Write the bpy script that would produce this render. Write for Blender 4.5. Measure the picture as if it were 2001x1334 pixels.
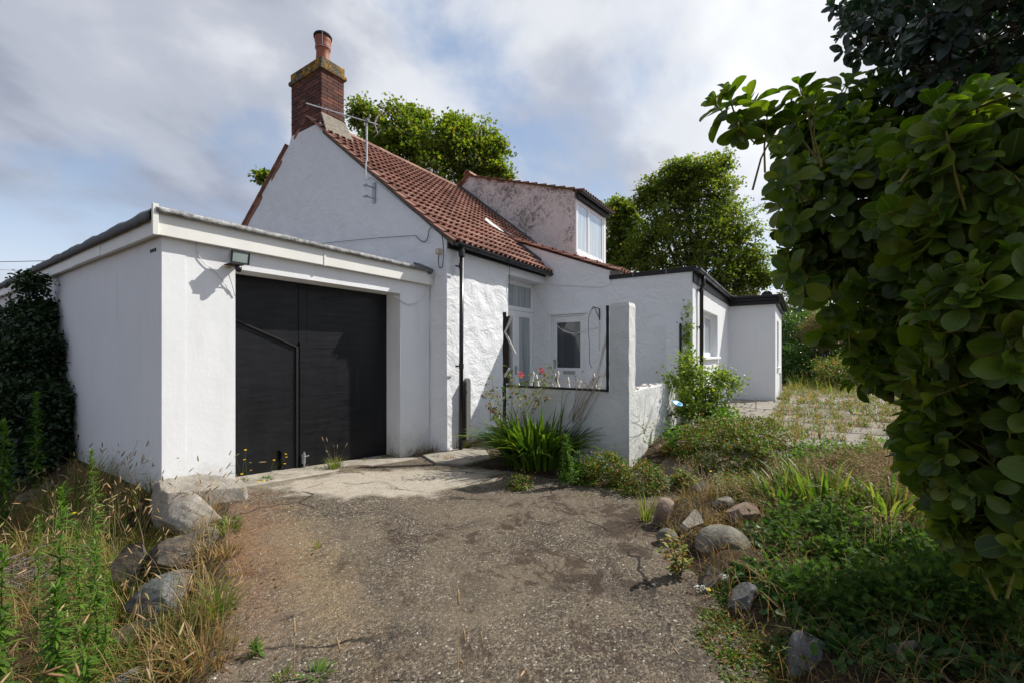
import bpy, math, random
import numpy as np
from mathutils import Vector, Matrix
random.seed(7); RNG = np.random.default_rng(11)
for o in list(bpy.data.objects): bpy.data.objects.remove(o, do_unlink=True)
scene = bpy.context.scene
COL = scene.collection
# ------------------------------------------------------------ camera
EYE = 1.455; FPX = 855.0; HOR = 692.0
YAW = math.radians(33.69)
FW = np.array([math.cos(YAW), math.sin(YAW), 0.0]); RT = np.array([math.sin(YAW), -math.cos(YAW), 0.0])
cd = bpy.data.cameras.new('camera'); cam = bpy.data.objects.new('camera', cd); COL.objects.link(cam)
cam.location = (0, 0, EYE); cam.rotation_euler = (math.radians(90), 0, YAW-math.radians(90))
cd.sensor_width = 36; cd.lens = 36*FPX/2001; cd.shift_y = (HOR-667)/2001
cd.clip_start = 0.05; cd.clip_end = 2000
scene.camera = cam
# ------------------------------------------------------------ sun, sky, exposure
SUNV = Vector((1.72, -1.0, 2.0)).normalized()
sd = bpy.data.lights.new('sun', 'SUN'); sd.energy = 3.05; sd.angle = math.radians(0.55); sd.color = (1.0, 0.955, 0.88)
so = bpy.data.objects.new('sun', sd); COL.objects.link(so)
so.rotation_euler = SUNV.to_track_quat('Z', 'Y').to_euler(); so.location = (6, -6, 12)
SUN_EL = math.asin(SUNV.z); SUN_AZ = math.atan2(SUNV.x, SUNV.y)
vs = scene.view_settings
scene.display_settings.display_device = 'sRGB'
vs.view_transform = 'Standard'; vs.look = 'None'; vs.gamma = 1; vs.use_curve_mapping = False; vs.exposure = 1.0
world = bpy.data.worlds.new("World"); scene.world = world; world.use_nodes = True
def build_world():
    nt = world.node_tree; N = nt.nodes; L = nt.links; N.clear()
    out = N.new('ShaderNodeOutputWorld'); bg = N.new('ShaderNodeBackground'); bg.inputs[1].default_value = 0.1
    sky = N.new('ShaderNodeTexSky'); sky.sky_type = 'NISHITA'; sky.sun_disc = False
    sky.sun_elevation = SUN_EL; sky.sun_rotation = SUN_AZ
    sky.air_density = 1.2; sky.dust_density = 0.8; sky.ozone_density = 1.6
    tc = N.new('ShaderNodeTexCoord'); sep = N.new('ShaderNodeSeparateXYZ'); L.new(tc.outputs['Generated'], sep.inputs[0])
    def M(op, a, b=None, c=None):
        m = N.new('ShaderNodeMath'); m.operation = op
        for i, v in enumerate((a, b, c)):
            if v is None: continue
            if hasattr(v, 'links'): L.new(v, m.inputs[i])
            else: m.inputs[i].default_value = v
        return m.outputs[0]
    z = M('ADD', M('MAXIMUM', sep.outputs[2], 0.0), 0.42)
    cx = M('DIVIDE', sep.outputs[0], z); cy = M('DIVIDE', sep.outputs[1], z)
    comb = N.new('ShaderNodeCombineXYZ'); L.new(cx, comb.inputs[0]); L.new(cy, comb.inputs[1])
    def noise(scale, det, rough, off, dist=0.0, stretch=(1, 1, 1)):
        mp = N.new('ShaderNodeMapping'); mp.inputs['Location'].default_value = off; mp.inputs['Scale'].default_value = stretch
        mp.inputs['Rotation'].default_value = (0, 0, 0.6)
        L.new(comb.outputs[0], mp.inputs[0]); n = N.new('ShaderNodeTexNoise')
        n.inputs['Scale'].default_value = scale; n.inputs['Detail'].default_value = det; n.inputs['Roughness'].default_value = rough
        n.inputs['Distortion'].default_value = dist; L.new(mp.outputs[0], n.inputs['Vector']); return n.outputs[0]
    def ramp(f, stops):
        r = N.new('ShaderNodeValToRGB'); r.color_ramp.interpolation = 'EASE'
        while len(r.color_ramp.elements) < len(stops): r.color_ramp.elements.new(0.5)
        for e, (p, c) in zip(r.color_ramp.elements, stops): e.position = p; e.color = (*c, 1)
        L.new(f, r.inputs[0]); return r.outputs[0]
    cov = ramp(noise(1.9, 7, 0.54, (5.3, 1.9, 0), 0.2, (1.0, 1.1, 1)), [(0.30, (0.0,)*3), (0.53, (1,)*3)])
    tone = noise(1.9, 6, 0.52, (7.1, 4.4, 0), 0.2, (1.0, 1.1, 1))
    # brighter towards the sun side, as thin cloud is
    dp = N.new('ShaderNodeVectorMath'); dp.operation = 'DOT_PRODUCT'; L.new(tc.outputs['Generated'], dp.inputs[0]); dp.inputs[1].default_value = tuple(SUNV)
    tone2 = M('ADD', M('MULTIPLY_ADD', dp.outputs['Value'], 0.36, -0.16), M('MULTIPLY', tone, 1.0))
    cl = ramp(tone2, [(0.30, (1.35, 1.5, 1.95)), (0.46, (2.6, 2.75, 3.15)), (0.61, (4.2, 4.3, 4.5)), (0.84, (5.7, 5.75, 5.75))])
    blue = N.new('ShaderNodeMixRGB'); blue.inputs[0].default_value = 0.6; L.new(sky.outputs[0], blue.inputs[1]); blue.inputs[2].default_value = (1.3, 1.75, 2.6, 1)
    # pale low band of haze at the horizon
    hz = M('MULTIPLY', M('POWER', M('SUBTRACT', 1.0, M('MINIMUM', M('MULTIPLY', M('MAXIMUM', sep.outputs[2], 0.0), 2.6), 1.0)), 1.6), 0.75)
    mx = N.new('ShaderNodeMixRGB'); L.new(M('MULTIPLY', cov, 0.93), mx.inputs[0]); L.new(blue.outputs[0], mx.inputs[1]); L.new(cl, mx.inputs[2])
    mh = N.new('ShaderNodeMixRGB'); L.new(hz, mh.inputs[0]); L.new(mx.outputs[0], mh.inputs[1]); mh.inputs[2].default_value = (5.2, 5.4, 6.0, 1)
    L.new(mh.outputs[0], bg.inputs[0]); L.new(bg.outputs[0], out.inputs[0])
build_world()
try:
    scene.cycles.max_bounces = 8; scene.cycles.transparent_max_bounces = 8
except Exception: pass

# ------------------------------------------------------------ helpers
def pt(px, py, d):
    """world point seen at photo pixel (px,py) at depth d metres"""
    t = (px-1000)/FPX
    p = FW*d + RT*t*d
    return np.array([p[0], p[1], EYE+(HOR-py)/FPX*d])
WL = {}
def wl(o): return WL.get(o.name, np.zeros(3))
def tag(o, label=None, cat=None, group=None, kind=None):
    if label: o['label'] = label
    if cat: o['category'] = cat
    if group: o['group'] = group
    if kind: o['kind'] = kind
    return o
def empty(name, loc, label=None, cat=None, group=None):
    o = bpy.data.objects.new(name, None); COL.objects.link(o); o.location = loc; WL[o.name] = np.array(loc, float)
    o.empty_display_size = 0.1
    return tag(o, label, cat, group)
def place(o, parent, world_origin):
    if parent is not None:
        o.parent = parent; o.location = tuple(np.array(world_origin)-wl(parent))
    else: o.location = tuple(world_origin)
    WL[o.name] = np.array(world_origin, float)
def npmesh(name, V, Fs, smooth=False):
    """Fs: list of (n,k) int arrays, or list of lists"""
    me = bpy.data.meshes.new(name); V = np.asarray(V, dtype=np.float32)
    me.vertices.add(len(V)); me.vertices.foreach_set('co', V.ravel())
    loops = []; starts = []; tot = 0
    for F in Fs:
        F = np.asarray(F, dtype=np.int32)
        if F.size == 0: continue
        n, k = F.shape
        loops.append(F.ravel()); starts.append(tot+np.arange(n)*k); tot += n*k
    lv = np.concatenate(loops); st = np.concatenate(starts).astype(np.int32)
    me.loops.add(len(lv)); me.loops.foreach_set('vertex_index', lv)
    me.polygons.add(len(st)); me.polygons.foreach_set('loop_start', st)
    me.update(calc_edges=True); me.validate()
    me.polygons.foreach_set('use_smooth', np.full(len(me.polygons), bool(smooth)))
    return me
def mkobj(name, me, mat, parent=None, origin=(0, 0, 0)):
    o = bpy.data.objects.new(name, me); COL.objects.link(o)
    if mat is not None and len(me.materials) == 0: me.materials.append(mat)
    place(o, parent, origin); return o
class MB:
    def __init__(s): s.v = []; s.f = {}
    def add(s, vs, fs):
        b = len(s.v); s.v.extend([tuple(map(float, v)) for v in vs])
        for f in fs: s.f.setdefault(len(f), []).append([i+b for i in f])
        return s
    def box(s, x0, x1, y0, y1, z0, z1):
        vs = [(x0,y0,z0),(x1,y0,z0),(x1,y1,z0),(x0,y1,z0),(x0,y0,z1),(x1,y0,z1),(x1,y1,z1),(x0,y1,z1)]
        return s.add(vs, [(0,3,2,1),(4,5,6,7),(0,1,5,4),(1,2,6,5),(2,3,7,6),(3,0,4,7)])
    def bar(s, a, b, w, h, up=(0, 0, 1)):
        a = np.array(a, float); b = np.array(b, float); d = b-a; d /= np.linalg.norm(d)
        sd_ = np.cross(d, up)
        if np.linalg.norm(sd_) < 1e-4: sd_ = np.cross(d, (1, 0, 0))
        sd_ /= np.linalg.norm(sd_); u = np.cross(sd_, d)
        vs = []
        for p in (a, b):
            for q, r in ((-1,-1),(1,-1),(1,1),(-1,1)): vs.append(p+sd_*q*w/2+u*r*h/2)
        return s.add(vs, [(0,1,2,3),(7,6,5,4),(0,4,5,1),(1,5,6,2),(2,6,7,3),(3,7,4,0)])
    def tube(s, pts, r, n=6, cap=True):
        pts = [np.array(p, float) for p in pts]
        if not hasattr(r, '__len__'): r = [r]*len(pts)
        vs = []; fs = []; prev = None
        for i, p in enumerate(pts):
            d = pts[min(i+1, len(pts)-1)]-pts[max(i-1, 0)]; d = d/(np.linalg.norm(d)+1e-9)
            if prev is None:
                a = np.cross(d, (0, 0, 1));
                if np.linalg.norm(a) < 0.1: a = np.cross(d, (1, 0, 0))
            else: a = prev-d*np.dot(prev, d)
            a /= np.linalg.norm(a); prev = a; b = np.cross(d, a)
            for k in range(n):
                t = 2*math.pi*k/n; vs.append(p+(a*math.cos(t)+b*math.sin(t))*r[i])
        for i in range(len(pts)-1):
            for k in range(n):
                k2 = (k+1) % n; fs.append((i*n+k, i*n+k2, (i+1)*n+k2, (i+1)*n+k))
        if cap:
            fs.append(tuple(range(n-1, -1, -1))); m = (len(pts)-1)*n; fs.append(tuple(range(m, m+n)))
        return s.add(vs, fs)
    def lathe(s, prof, c, n=20):
        vs = []; fs = []
        for r, z in prof:
            for k in range(n):
                t = 2*math.pi*k/n; vs.append((c[0]+r*math.cos(t), c[1]+r*math.sin(t), c[2]+z))
        for i in range(len(prof)-1):
            for k in range(n):
                k2 = (k+1) % n; fs.append((i*n+k, i*n+k2, (i+1)*n+k2, (i+1)*n+k))
        return s.add(vs, fs)
    def prism(s, poly, vec):
        n = len(poly); p = [np.array(q, float) for q in poly]; v = np.array(vec, float)
        vs = p+[q+v for q in p]
        fs = [tuple(range(n)), tuple(range(2*n-1, n-1, -1))]+[(i, i+n, (i+1) % n+n, (i+1) % n) for i in range(n)]
        return s.add(vs, fs)
    def build(s, name, mat, parent=None, smooth=False, bevel=0, label=None, base=False):
        V = np.array(s.v); lo = V.min(0); hi = V.max(0); c = (lo+hi)/2
        if parent is None or base: c[2] = lo[2]
        me = npmesh(name, V-c, list(s.f.values()), smooth)
        o = mkobj(name, me, mat, parent, c)
        fix_normals(me)
        if bevel:
            m = o.modifiers.new('bevel', 'BEVEL'); m.width = bevel; m.segments = 2; m.limit_method = 'ANGLE'
        if label: o['label'] = label
        return o
import bmesh
def fix_normals(me):
    bm = bmesh.new(); bm.from_mesh(me); bmesh.ops.recalc_face_normals(bm, faces=bm.faces); bm.to_mesh(me); bm.free()
def nz(x, y, z=0.0, s=1.0, seed=0):
    """cheap smooth pseudo noise, -1..1, numpy friendly"""
    x = x*s+seed*1.7; y = y*s-seed*2.3; z = z*s+seed
    return (np.sin(1.7*x+1.3*np.sin(1.1*y+.7*z))+np.sin(2.3*y+1.9*np.sin(1.7*z+x))+np.sin(2.9*z+1.1*np.sin(2.1*x-y))
            +.5*np.sin(4.7*x+3.1*y+1.2*np.sin(3*z))+.5*np.sin(5.3*y-4.1*z+1.3*np.sin(2.7*x)))/4.0
# ------------------------------------------------------------ materials
def lin(h):
    h = h.lstrip('#'); r = []
    for i in (0, 2, 4):
        c = int(h[i:i+2], 16)/255; r.append(c/12.92 if c <= .04045 else ((c+.055)/1.055)**2.4)
    return tuple(r)
class Mat:
    def __init__(s, name, rough=0.8, spec=0.3):
        s.m = bpy.data.materials.new(name); s.m.use_nodes = True; s.nt = s.m.node_tree; s.N = s.nt.nodes; s.L = s.nt.links
        s.b = s.N['Principled BSDF']; s.b.inputs['Roughness'].default_value = rough
        s.b.inputs['Specular IOR Level'].default_value = spec
        s.geo = s.N.new('ShaderNodeNewGeometry'); s.pos = s.geo.outputs['Position']
    def set(s, sock, v):
        if hasattr(v, 'links'): s.L.new(v, sock)
        elif isinstance(v, (tuple, list)) and len(v) == 3 and sock.type == 'RGBA': sock.default_value = (*v, 1)
        else: sock.default_value = v
    def M(s, op, a, b=None, c=None):
        m = s.N.new('ShaderNodeMath'); m.operation = op
        for i, v in enumerate((a, b, c)):
            if v is not None: s.set(m.inputs[i], v)
        return m.outputs[0]
    def map(s, scale=(1, 1, 1), loc=(0, 0, 0), rot=(0, 0, 0), src=None):
        m = s.N.new('ShaderNodeMapping'); m.inputs['Scale'].default_value = scale; m.inputs['Location'].default_value = loc; m.inputs['Rotation'].default_value = rot
        s.L.new(src or s.pos, m.inputs[0]); return m.outputs[0]
    def noise(s, scale, det=4, rough=.55, vec=None, dist=0):
        n = s.N.new('ShaderNodeTexNoise'); n.inputs['Scale'].default_value = scale; n.inputs['Detail'].default_value = det
        n.inputs['Roughness'].default_value = rough; n.inputs['Distortion'].default_value = dist
        s.L.new(vec or s.pos, n.inputs['Vector']); return n.outputs[0]
    def vor(s, scale, vec=None, feat='F1', out='Distance', rand=1):
        n = s.N.new('ShaderNodeTexVoronoi'); n.inputs['Scale'].default_value = scale; n.feature = feat; n.inputs['Randomness'].default_value = rand
        s.L.new(vec or s.pos, n.inputs['Vector']); return n.outputs[out]
    def ramp(s, f, stops, ease=False):
        r = s.N.new('ShaderNodeValToRGB')
        if ease: r.color_ramp.interpolation = 'EASE'
        while len(r.color_ramp.elements) < len(stops): r.color_ramp.elements.new(.5)
        for e, (p, c) in zip(r.color_ramp.elements, stops):
            e.position = p; e.color = (*c, 1) if isinstance(c, (tuple, list)) else (c, c, c, 1)
        s.L.new(f, r.inputs[0]); return r.outputs[0]
    def mix(s, f, a, b, mode='MIX'):
        m = s.N.new('ShaderNodeMixRGB'); m.blend_type = mode; s.set(m.inputs[0], f); s.set(m.inputs[1], a); s.set(m.inputs[2], b); return m.outputs[0]
    def bump(s, h, dist=.01, strength=1.0, prev=None):
        b = s.N.new('ShaderNodeBump'); b.inputs['Distance'].default_value = dist; b.inputs['Strength'].default_value = strength
        s.set(b.inputs['Height'], h)
        if prev is not None: s.L.new(prev, b.inputs['Normal'])
        s.L.new(b.outputs[0], s.b.inputs['Normal']); return b.outputs[0]
    def color(s, v): s.set(s.b.inputs['Base Color'], v); return s
    def obrand(s):
        n = s.N.new('ShaderNodeObjectInfo'); return n.outputs['Random']
    def isl(s): return s.geo.outputs['Random Per Island']
def simple(name, col, rough=.6, spec=.3, metal=0, var=.12, scale=12, bump=0):
    m = Mat(name, rough, spec); n = m.noise(scale, 5)
    c2 = tuple(max(0, c*(1-var*2)) for c in col); m.color(m.mix(m.ramp(n, [(.3, 0.0), (.7, 1.0)]), c2, col))
    m.b.inputs['Metallic'].default_value = metal
    if bump: m.bump(n, bump)
    return m.m
def leafmat(name, cols, rough=.5, spec=.35, trans=.35, tcol=None, objrand=False, vein=False):
    m = Mat(name, rough, spec)
    r = m.isl()
    if objrand: r = m.M('FRACT', m.M('ADD', m.M('MULTIPLY', m.obrand(), 7.31), r))
    k = len(cols); c = m.ramp(r, [(i/(k-1) if k > 1 else 0, q) for i, q in enumerate(cols)])
    n = m.noise(9, 3); c = m.mix(.45, c, m.mix(1, c, m.ramp(n, [(.3, .5), (.7, 1.35)]), 'MULTIPLY'))
    if vein:
        at = m.N.new('ShaderNodeAttribute'); at.attribute_name = 'rim'; c = m.mix(m.ramp(at.outputs['Fac'], [(0, .55), (.07, 0.), (.90, 0.), (.98, .6)]), c, (.20, .25, .05))
        spn = m.noise(34, 4, .7); c = m.mix(m.ramp(spn, [(.68, 0.), (.74, .6)]), c, (.06, .04, .015))
    m.color(c)
    tr = m.N.new('ShaderNodeBsdfTranslucent'); m.set(tr.inputs[0], m.mix(1, c, tcol or (1.5, 1.7, .7), 'MULTIPLY'))
    ms = m.N.new('ShaderNodeMixShader'); ms.inputs[0].default_value = trans
    m.L.new(m.b.outputs[0], ms.inputs[1]); m.L.new(tr.outputs[0], ms.inputs[2])
    m.L.new(ms.outputs[0], m.N['Material Output'].inputs[0])
    return m.m
MT = {}
def materials():
    # smooth painted render of the garage
    m = Mat('white_masonry_paint', .75, .25)
    n1 = m.noise(1.3, 6, .6); n2 = m.noise(60, 3)
    st = m.noise(2.0, 5, .6, m.map((3, 3, .35)))
    c = m.mix(m.ramp(n1, [(.3, 0.), (.75, .35)]), (.80, .81, .825), (.66, .675, .69))
    c = m.mix(m.ramp(st, [(.55, 0.), (.8, .28)]), c, (.52, .52, .50))
    sz = m.N.new('ShaderNodeSeparateXYZ'); m.L.new(m.pos, sz.inputs[0]); sp = m.noise(7, 6, .7)
    low = m.M('MULTIPLY', m.ramp(m.M('ADD', sz.outputs[2], m.M('MULTIPLY_ADD', sp, .8, -.4)), [(.0, 1.), (.32, 0.)]), .4); c = m.mix(low, c, (.40, .38, .31))
    m.color(c); b = m.bump(m.noise(9, 5, .6), .006, .4); m.bump(n2, .0015, .5, b); MT['white'] = m.m
    # hand trowelled rough render of the cottage
    m = Mat('trowelled_white_render', .8, .22)
    wv = m.map((1, 1, 1.5), rot=(.4, .3, .2))
    w = m.noise(2.6, 6, .66, wv, .6); w2 = m.noise(7.5, 4, .6, m.map((1, 1, .8), rot=(.7, .5, 0)), .9)
    st = m.noise(1.5, 5, .6, m.map((2, 2, .4)))
    c = m.mix(m.ramp(w2, [(.35, .0), (.8, .3)]), (.80, .81, .83), (.66, .67, .69))
    c = m.mix(m.ramp(st, [(.55, 0.), (.85, .3)]), c, (.55, .54, .52))
    m.color(c); b = m.bump(w, .06, .65); b = m.bump(w2, .012, .7, b); m.bump(m.noise(45, 3), .004, .5, b); MT['render'] = m.m
    # softer render on the cross wall and extension
    m = Mat('softly_troweled_render', .8, .22)
    w = m.noise(3.2, 5, .6, m.map((1, 1, 1.3), rot=(.5, .2, 0)), 1.2)
    c = m.mix(m.ramp(w, [(.35, 0.), (.8, .3)]), (.80, .81, .83), (.69, .70, .72)); m.color(c)
    b = m.bump(w, .05, .6); m.bump(m.noise(40, 3), .003, .5, b); MT['render2'] = m.m
    # old grey-white porch walls
    m = Mat('weathered_grey_render', .9, .15)
    w = m.noise(5, 6, .65); sp = m.noise(38, 4, .7); big = m.noise(1.6, 5, .6)
    c = m.mix(m.ramp(big, [(.35, 0.), (.7, .7)]), (.70, .71, .70), (.50, .51, .50))
    c = m.mix(m.ramp(sp, [(.60, 0.), (.72, .55)]), c, (.30, .30, .28))
    sz = m.N.new('ShaderNodeSeparateXYZ'); m.L.new(m.pos, sz.inputs[0])
    low = m.M('MULTIPLY', m.ramp(m.M('ADD', sz.outputs[2], m.M('MULTIPLY', w, .9)), [(.35, 1.), (.85, 0.)]), .45)
    c = m.mix(low, c, (.42, .42, .36)); m.color(c)
    b = m.bump(w, .03, .7); m.bump(sp, .008, .8, b); MT['oldrender'] = m.m
    # dormer cheek with black mould
    m = Mat('mould_stained_render', .9, .15)
    a = m.noise(1.1, 4, .55); sp = m.noise(11, 6, .75, None, .8); w2 = m.noise(6, 5, .65, None, 1.)
    msk = m.M('MULTIPLY', m.ramp(m.M('ADD', m.M('MULTIPLY', a, .42), m.M('MULTIPLY', sp, .62)), [(.50, 0.), (.60, 1.)]), .8)
    c = m.mix(m.ramp(w2, [(.3, 0.), (.7, .6)]), (.76, .735, .72), (.62, .60, .585)); c = m.mix(msk, c, (.10, .10, .095)); m.color(c)
    m.bump(w2, .06, .9); MT['cheek'] = m.m
    # clay tile
    m = Mat('terracotta_roof_tile', .78, .22)
    r = m.obrand(); r2 = m.isl()
    rr = m.M('FRACT', m.M('ADD', r, r2))
    c = m.ramp(rr, [(0, (.20, .097, .070)), (.35, (.265, .128, .092)), (.8, (.32, .158, .114)), (1, (.40, .225, .17))])
    sp = m.noise(28, 4, .7); c = m.mix(m.ramp(sp, [(.62, 0.), (.74, .7)]), c, (.42, .33, .28))
    dk = m.noise(2.2, 4, .6); c = m.mix(m.ramp(dk, [(.45, 0.), (.8, .5)]), c, (.13, .08, .06))
    li = m.noise(6, 4, .7); c = m.mix(m.ramp(li, [(.70, 0.), (.76, .8)]), c, (.45, .20, .05)); m.color(c)
    m.bump(sp, .004); MT['tile'] = m.m
    m = Mat('mossy_old_roof_tile', .9, .15)
    sp = m.noise(9, 5, .7); c = m.mix(m.ramp(sp, [(.38, 0.), (.6, 1.)]), (.20, .075, .055), (.13, .10, .045)); m.color(c); m.bump(sp, .01); MT['mosstile'] = m.m
    # brick
    m = Mat('dark_red_brick', .85, .2)
    c = m.ramp(m.obrand(), [(0, (.085, .040, .034)), (.4, (.125, .055, .043)), (.8, (.17, .072, .052)), (1, (.22, .09, .06))])
    sp = m.noise(30, 4, .65); c = m.mix(m.ramp(sp, [(.45, 0.), (.75, .5)]), c, (.05, .035, .03)); m.color(c); m.bump(sp, .004); MT['brick'] = m.m
    MT['mortar'] = simple('dark_mortar', (.13, .11, .095), .95, .1, scale=30, bump=.004)
    m = Mat('lichen_covered_concrete', .95, .1)
    a = m.noise(5.5, 5, .7); f = m.noise(26, 4, .7)
    c = m.mix(m.ramp(f, [(.4, 0.), (.65, 1.)]), (.085, .075, .05), (.20, .175, .13))
    c = m.mix(m.ramp(m.M('ADD', m.M('MULTIPLY', a, .75), m.M('MULTIPLY', f, .25)), [(.50, 0.), (.56, 1.)]), c, (.40, .20, .025)); m.color(c); m.bump(f, .012); MT['lichen'] = m.m
    m = Mat('cement_flashing', .95, .1); f = m.noise(14, 5, .7); c = m.mix(m.ramp(f, [(.35, 0.), (.7, 1.)]), (.17, .15, .12), (.30, .27, .23)); m.color(c); m.bump(f, .01); MT['cement'] = m.m
    MT['pot'] = simple('terracotta_chimney_pot', (.34, .115, .07), .6, .3, scale=5)
    MT['potrim'] = simple('sooty_pot_rim', (.03, .025, .022), .8)
    MT['black'] = simple('black_gutter_plastic', (.012, .012, .014), .28, .5, scale=8)
    MT['blackwood'] = simple('black_painted_timber', (.016, .016, .017), .55, .35, scale=20, bump=.003)
    # garage door
    m = Mat('black_painted_garage_door', .42, .25)
    s1 = m.noise(2.2, 6, .6, m.map((2.5, 1, .6))); sc = m.noise(3, 6, .75, m.map((1, 1, 7), rot=(0, .25, 0)))
    c = m.mix(m.ramp(s1, [(.35, 0.), (.75, 1.)]), (.005, .0055, .007), (.010, .0105, .013))
    dr = m.noise(5, 3, .6, m.map((9, 1, .5)))
    c = m.mix(m.ramp(dr, [(.74, 0.), (.78, .35)]), c, (.12, .12, .13))
    sp = m.noise(55, 3, .6); c = m.mix(m.ramp(sp, [(.76, 0.), (.79, .7)]), c, (.25, .25, .26)); m.color(c)
    m.set(m.b.inputs['Roughness'], m.ramp(sc, [(.3, .30), (.7, .60)])); m.bump(sc, .002, .2); MT['door'] = m.m
    MT['pvc'] = simple('white_pvc', (.80, .81, .82), .32, .45, var=.03)
    MT['fascia'] = simple('off_white_fascia_board', (.80, .79, .745), .45, .35, var=.05, scale=3)
    m = Mat('grey_roofing_felt', .9, .15); a = m.noise(14, 6, .75); c = m.mix(m.ramp(a, [(.38, 0.), (.62, 1.)]), (.10, .10, .098), (.42, .42, .41)); m.color(c); m.bump(a, .01); MT['felt'] = m.m
    m = Mat('dark_lead_flashing', .7, .3); a = m.noise(9, 5, .6); c = m.mix(a, (.05, .055, .06), (.16, .165, .17)); m.color(c); m.bump(a, .012); MT['lead'] = m.m
    MT['ltlead'] = simple('pale_lead_sheet', (.55, .56, .57), .6, .3)
    # glass
    m = Mat('window_glass', .04, .6); m.color((.045, .055, .06)); m.b.inputs['Coat Weight'].default_value = .6; m.b.inputs['Coat Roughness'].default_value = .03; MT['glass'] = m.m
    m = Mat('curtained_window_glass', .08, .5)
    sx = m.N.new('ShaderNodeSeparateXYZ'); m.L.new(m.pos, sx.inputs[0])
    f = m.noise(16, 3, .6, m.map((1.3, 1.3, .04)))
    c = m.mix(m.ramp(f, [(.32, 0.), (.68, 1.)]), (.16, .20, .21), (.44, .49, .50)); m.color(c)
    m.b.inputs['Coat Weight'].default_value = .8; m.b.inputs['Coat Roughness'].default_value = .02; MT['curtain'] = m.m
    m = Mat('painted_sky_reflection_glass', .05, .6); f = m.noise(10, 3, .6, m.map((1.5, 1.5, .1))); m.color(m.mix(m.ramp(f, [(.35, 0.), (.65, 1.)]), (.30, .38, .45), (.50, .58, .64))); m.b.inputs['Coat Weight'].default_value = 1; m.b.inputs['Coat Roughness'].default_value = .02; MT['paintedskyglass'] = m.m  # sky reflection, over pale curtains, painted into the streaky light blue base colour
    MT['metal'] = simple('galvanised_metal', (.45, .46, .47), .4, .5, metal=.7)
    MT['alu'] = simple('aluminium_aerial', (.72, .73, .75), .3, .5, metal=.35)
    MT['rust'] = simple('rusty_iron', (.055, .04, .035), .8, .2)
    MT['greycable'] = simple('grey_cable', (.16, .17, .18), .6)
    MT['whitecable'] = simple('white_cable', (.72, .72, .70), .5)
    MT['cream'] = simple('cream_plastic', (.62, .52, .42), .5)
    MT['rawwood'] = simple('pale_weathered_wood', (.58, .53, .48), .8, .2, scale=25)
    MT['whitewood'] = simple('flaking_white_wood', (.74, .72, .68), .7, .2, scale=25)
    MT['greywood'] = simple('grey_weathered_post', (.20, .19, .18), .85, .2, scale=30, bump=.004)
    MT['blueplastic'] = simple('translucent_blue_plastic', (.22, .50, .68), .2, .5)
    MT['blueplastic2'] = simple('bright_blue_plastic', (.06, .33, .60), .3, .5)
    # driveway of old exposed aggregate
    m = Mat('old_exposed_aggregate_drive', .92, .2)
    v = m.vor(95, out='Color'); vd = m.vor(95); sepc = m.N.new('ShaderNodeSeparateColor'); m.L.new(v, sepc.inputs[0])
    g = sepc.outputs[0]
    c = m.ramp(g, [(0, (.022, .018, .015)), (.35, (.068, .055, .042)), (.7, (.138, .109, .076)), (.9, (.215, .172, .12)), (.985, (.28, .24, .185)), (1, (.6, .58, .55))])
    c = m.mix(m.ramp(m.noise(300, 2), [(.4, 0.), (.6, .35)]), c, (.05, .045, .04))
    big = m.noise(.9, 5, .62, None, .4); c = m.mix(m.ramp(big, [(.40, .0), (.66, .62)]), c, (.17, .135, .095))
    moss = m.noise(3.4, 7, .76, m.map(loc=(4, 2, 0)), .5); mk = m.noise(.55, 3, .5, m.map(loc=(9, 3, 0)))
    c = m.mix(m.M('MULTIPLY', m.ramp(m.M('ADD', m.M('MULTIPLY', moss, .7), m.M('MULTIPLY', mk, .4)), [(.585, 0.), (.635, 1.)]), .8), c, (.042, .026, .018))
    dk2 = m.noise(1.5, 6, .7, m.map(loc=(1, 8, 0)), .4); c = m.mix(m.ramp(dk2, [(.50, 0.), (.68, .7)]), c, m.mix(1, c, (.42, .42, .44), 'MULTIPLY'))
    def spot(cx, cy, rx, ry, ang, edge=.35, ns=3.0, amp=.9):
        mp = m.N.new('ShaderNodeMapping'); mp.vector_type = 'TEXTURE'; mp.inputs['Location'].default_value = (cx, cy, 0); mp.inputs['Rotation'].default_value = (0, 0, ang); mp.inputs['Scale'].default_value = (rx, ry, 1e3)
        m.L.new(m.pos, mp.inputs[0]); ln = m.N.new('ShaderNodeVectorMath'); ln.operation = 'LENGTH'; m.L.new(mp.outputs[0], ln.inputs[0])
        dd = m.M('ADD', ln.outputs['Value'], m.M('MULTIPLY_ADD', m.noise(ns, 7, .7), amp, -amp/2)); return m.ramp(dd, [(1-edge, 1.), (1, 0.)])
    conc = m.mix(m.noise(8, 5), (.27, .235, .185), (.50, .45, .37))
    c = m.mix(m.M('MULTIPLY', spot(3.62, 4.12, 1.35, .72, -.55, .25, 3.0, 1.3), .85), c, conc)
    c = m.mix(m.M('MULTIPLY', spot(2.9, 5.0, .9, .3, -.1, .5, 4, 1.6), .2), c, conc)
    c = m.mix(m.M('MULTIPLY', spot(4.7, 3.5, .6, .15, -.5, .3, 5, 1.2), .6), c, conc)
    c = m.mix(m.M('MULTIPLY', spot(1.62, 3.6, 1.7, .50, 1.12, .9, 3.5, 1.8), .62), c, m.mix(g, (.12, .055, .025), (.25, .13, .06)))
    c = m.mix(m.M('MULTIPLY', spot(1.85, 3.0, 1.7, .30, 1.2, .95, 5, 2.2), .6), c, m.mix(g, (.13, .09, .05), (.30, .22, .12)))
    wv = m.map(); dist = m.N.new('ShaderNodeVectorMath'); dist.operation = 'ADD'; m.L.new(m.pos, dist.inputs[0])
    nn = m.N.new('ShaderNodeTexNoise'); nn.inputs['Scale'].default_value = 2.5; nn.inputs['Detail'].default_value = 6; m.L.new(m.pos, nn.inputs['Vector'])
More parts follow.
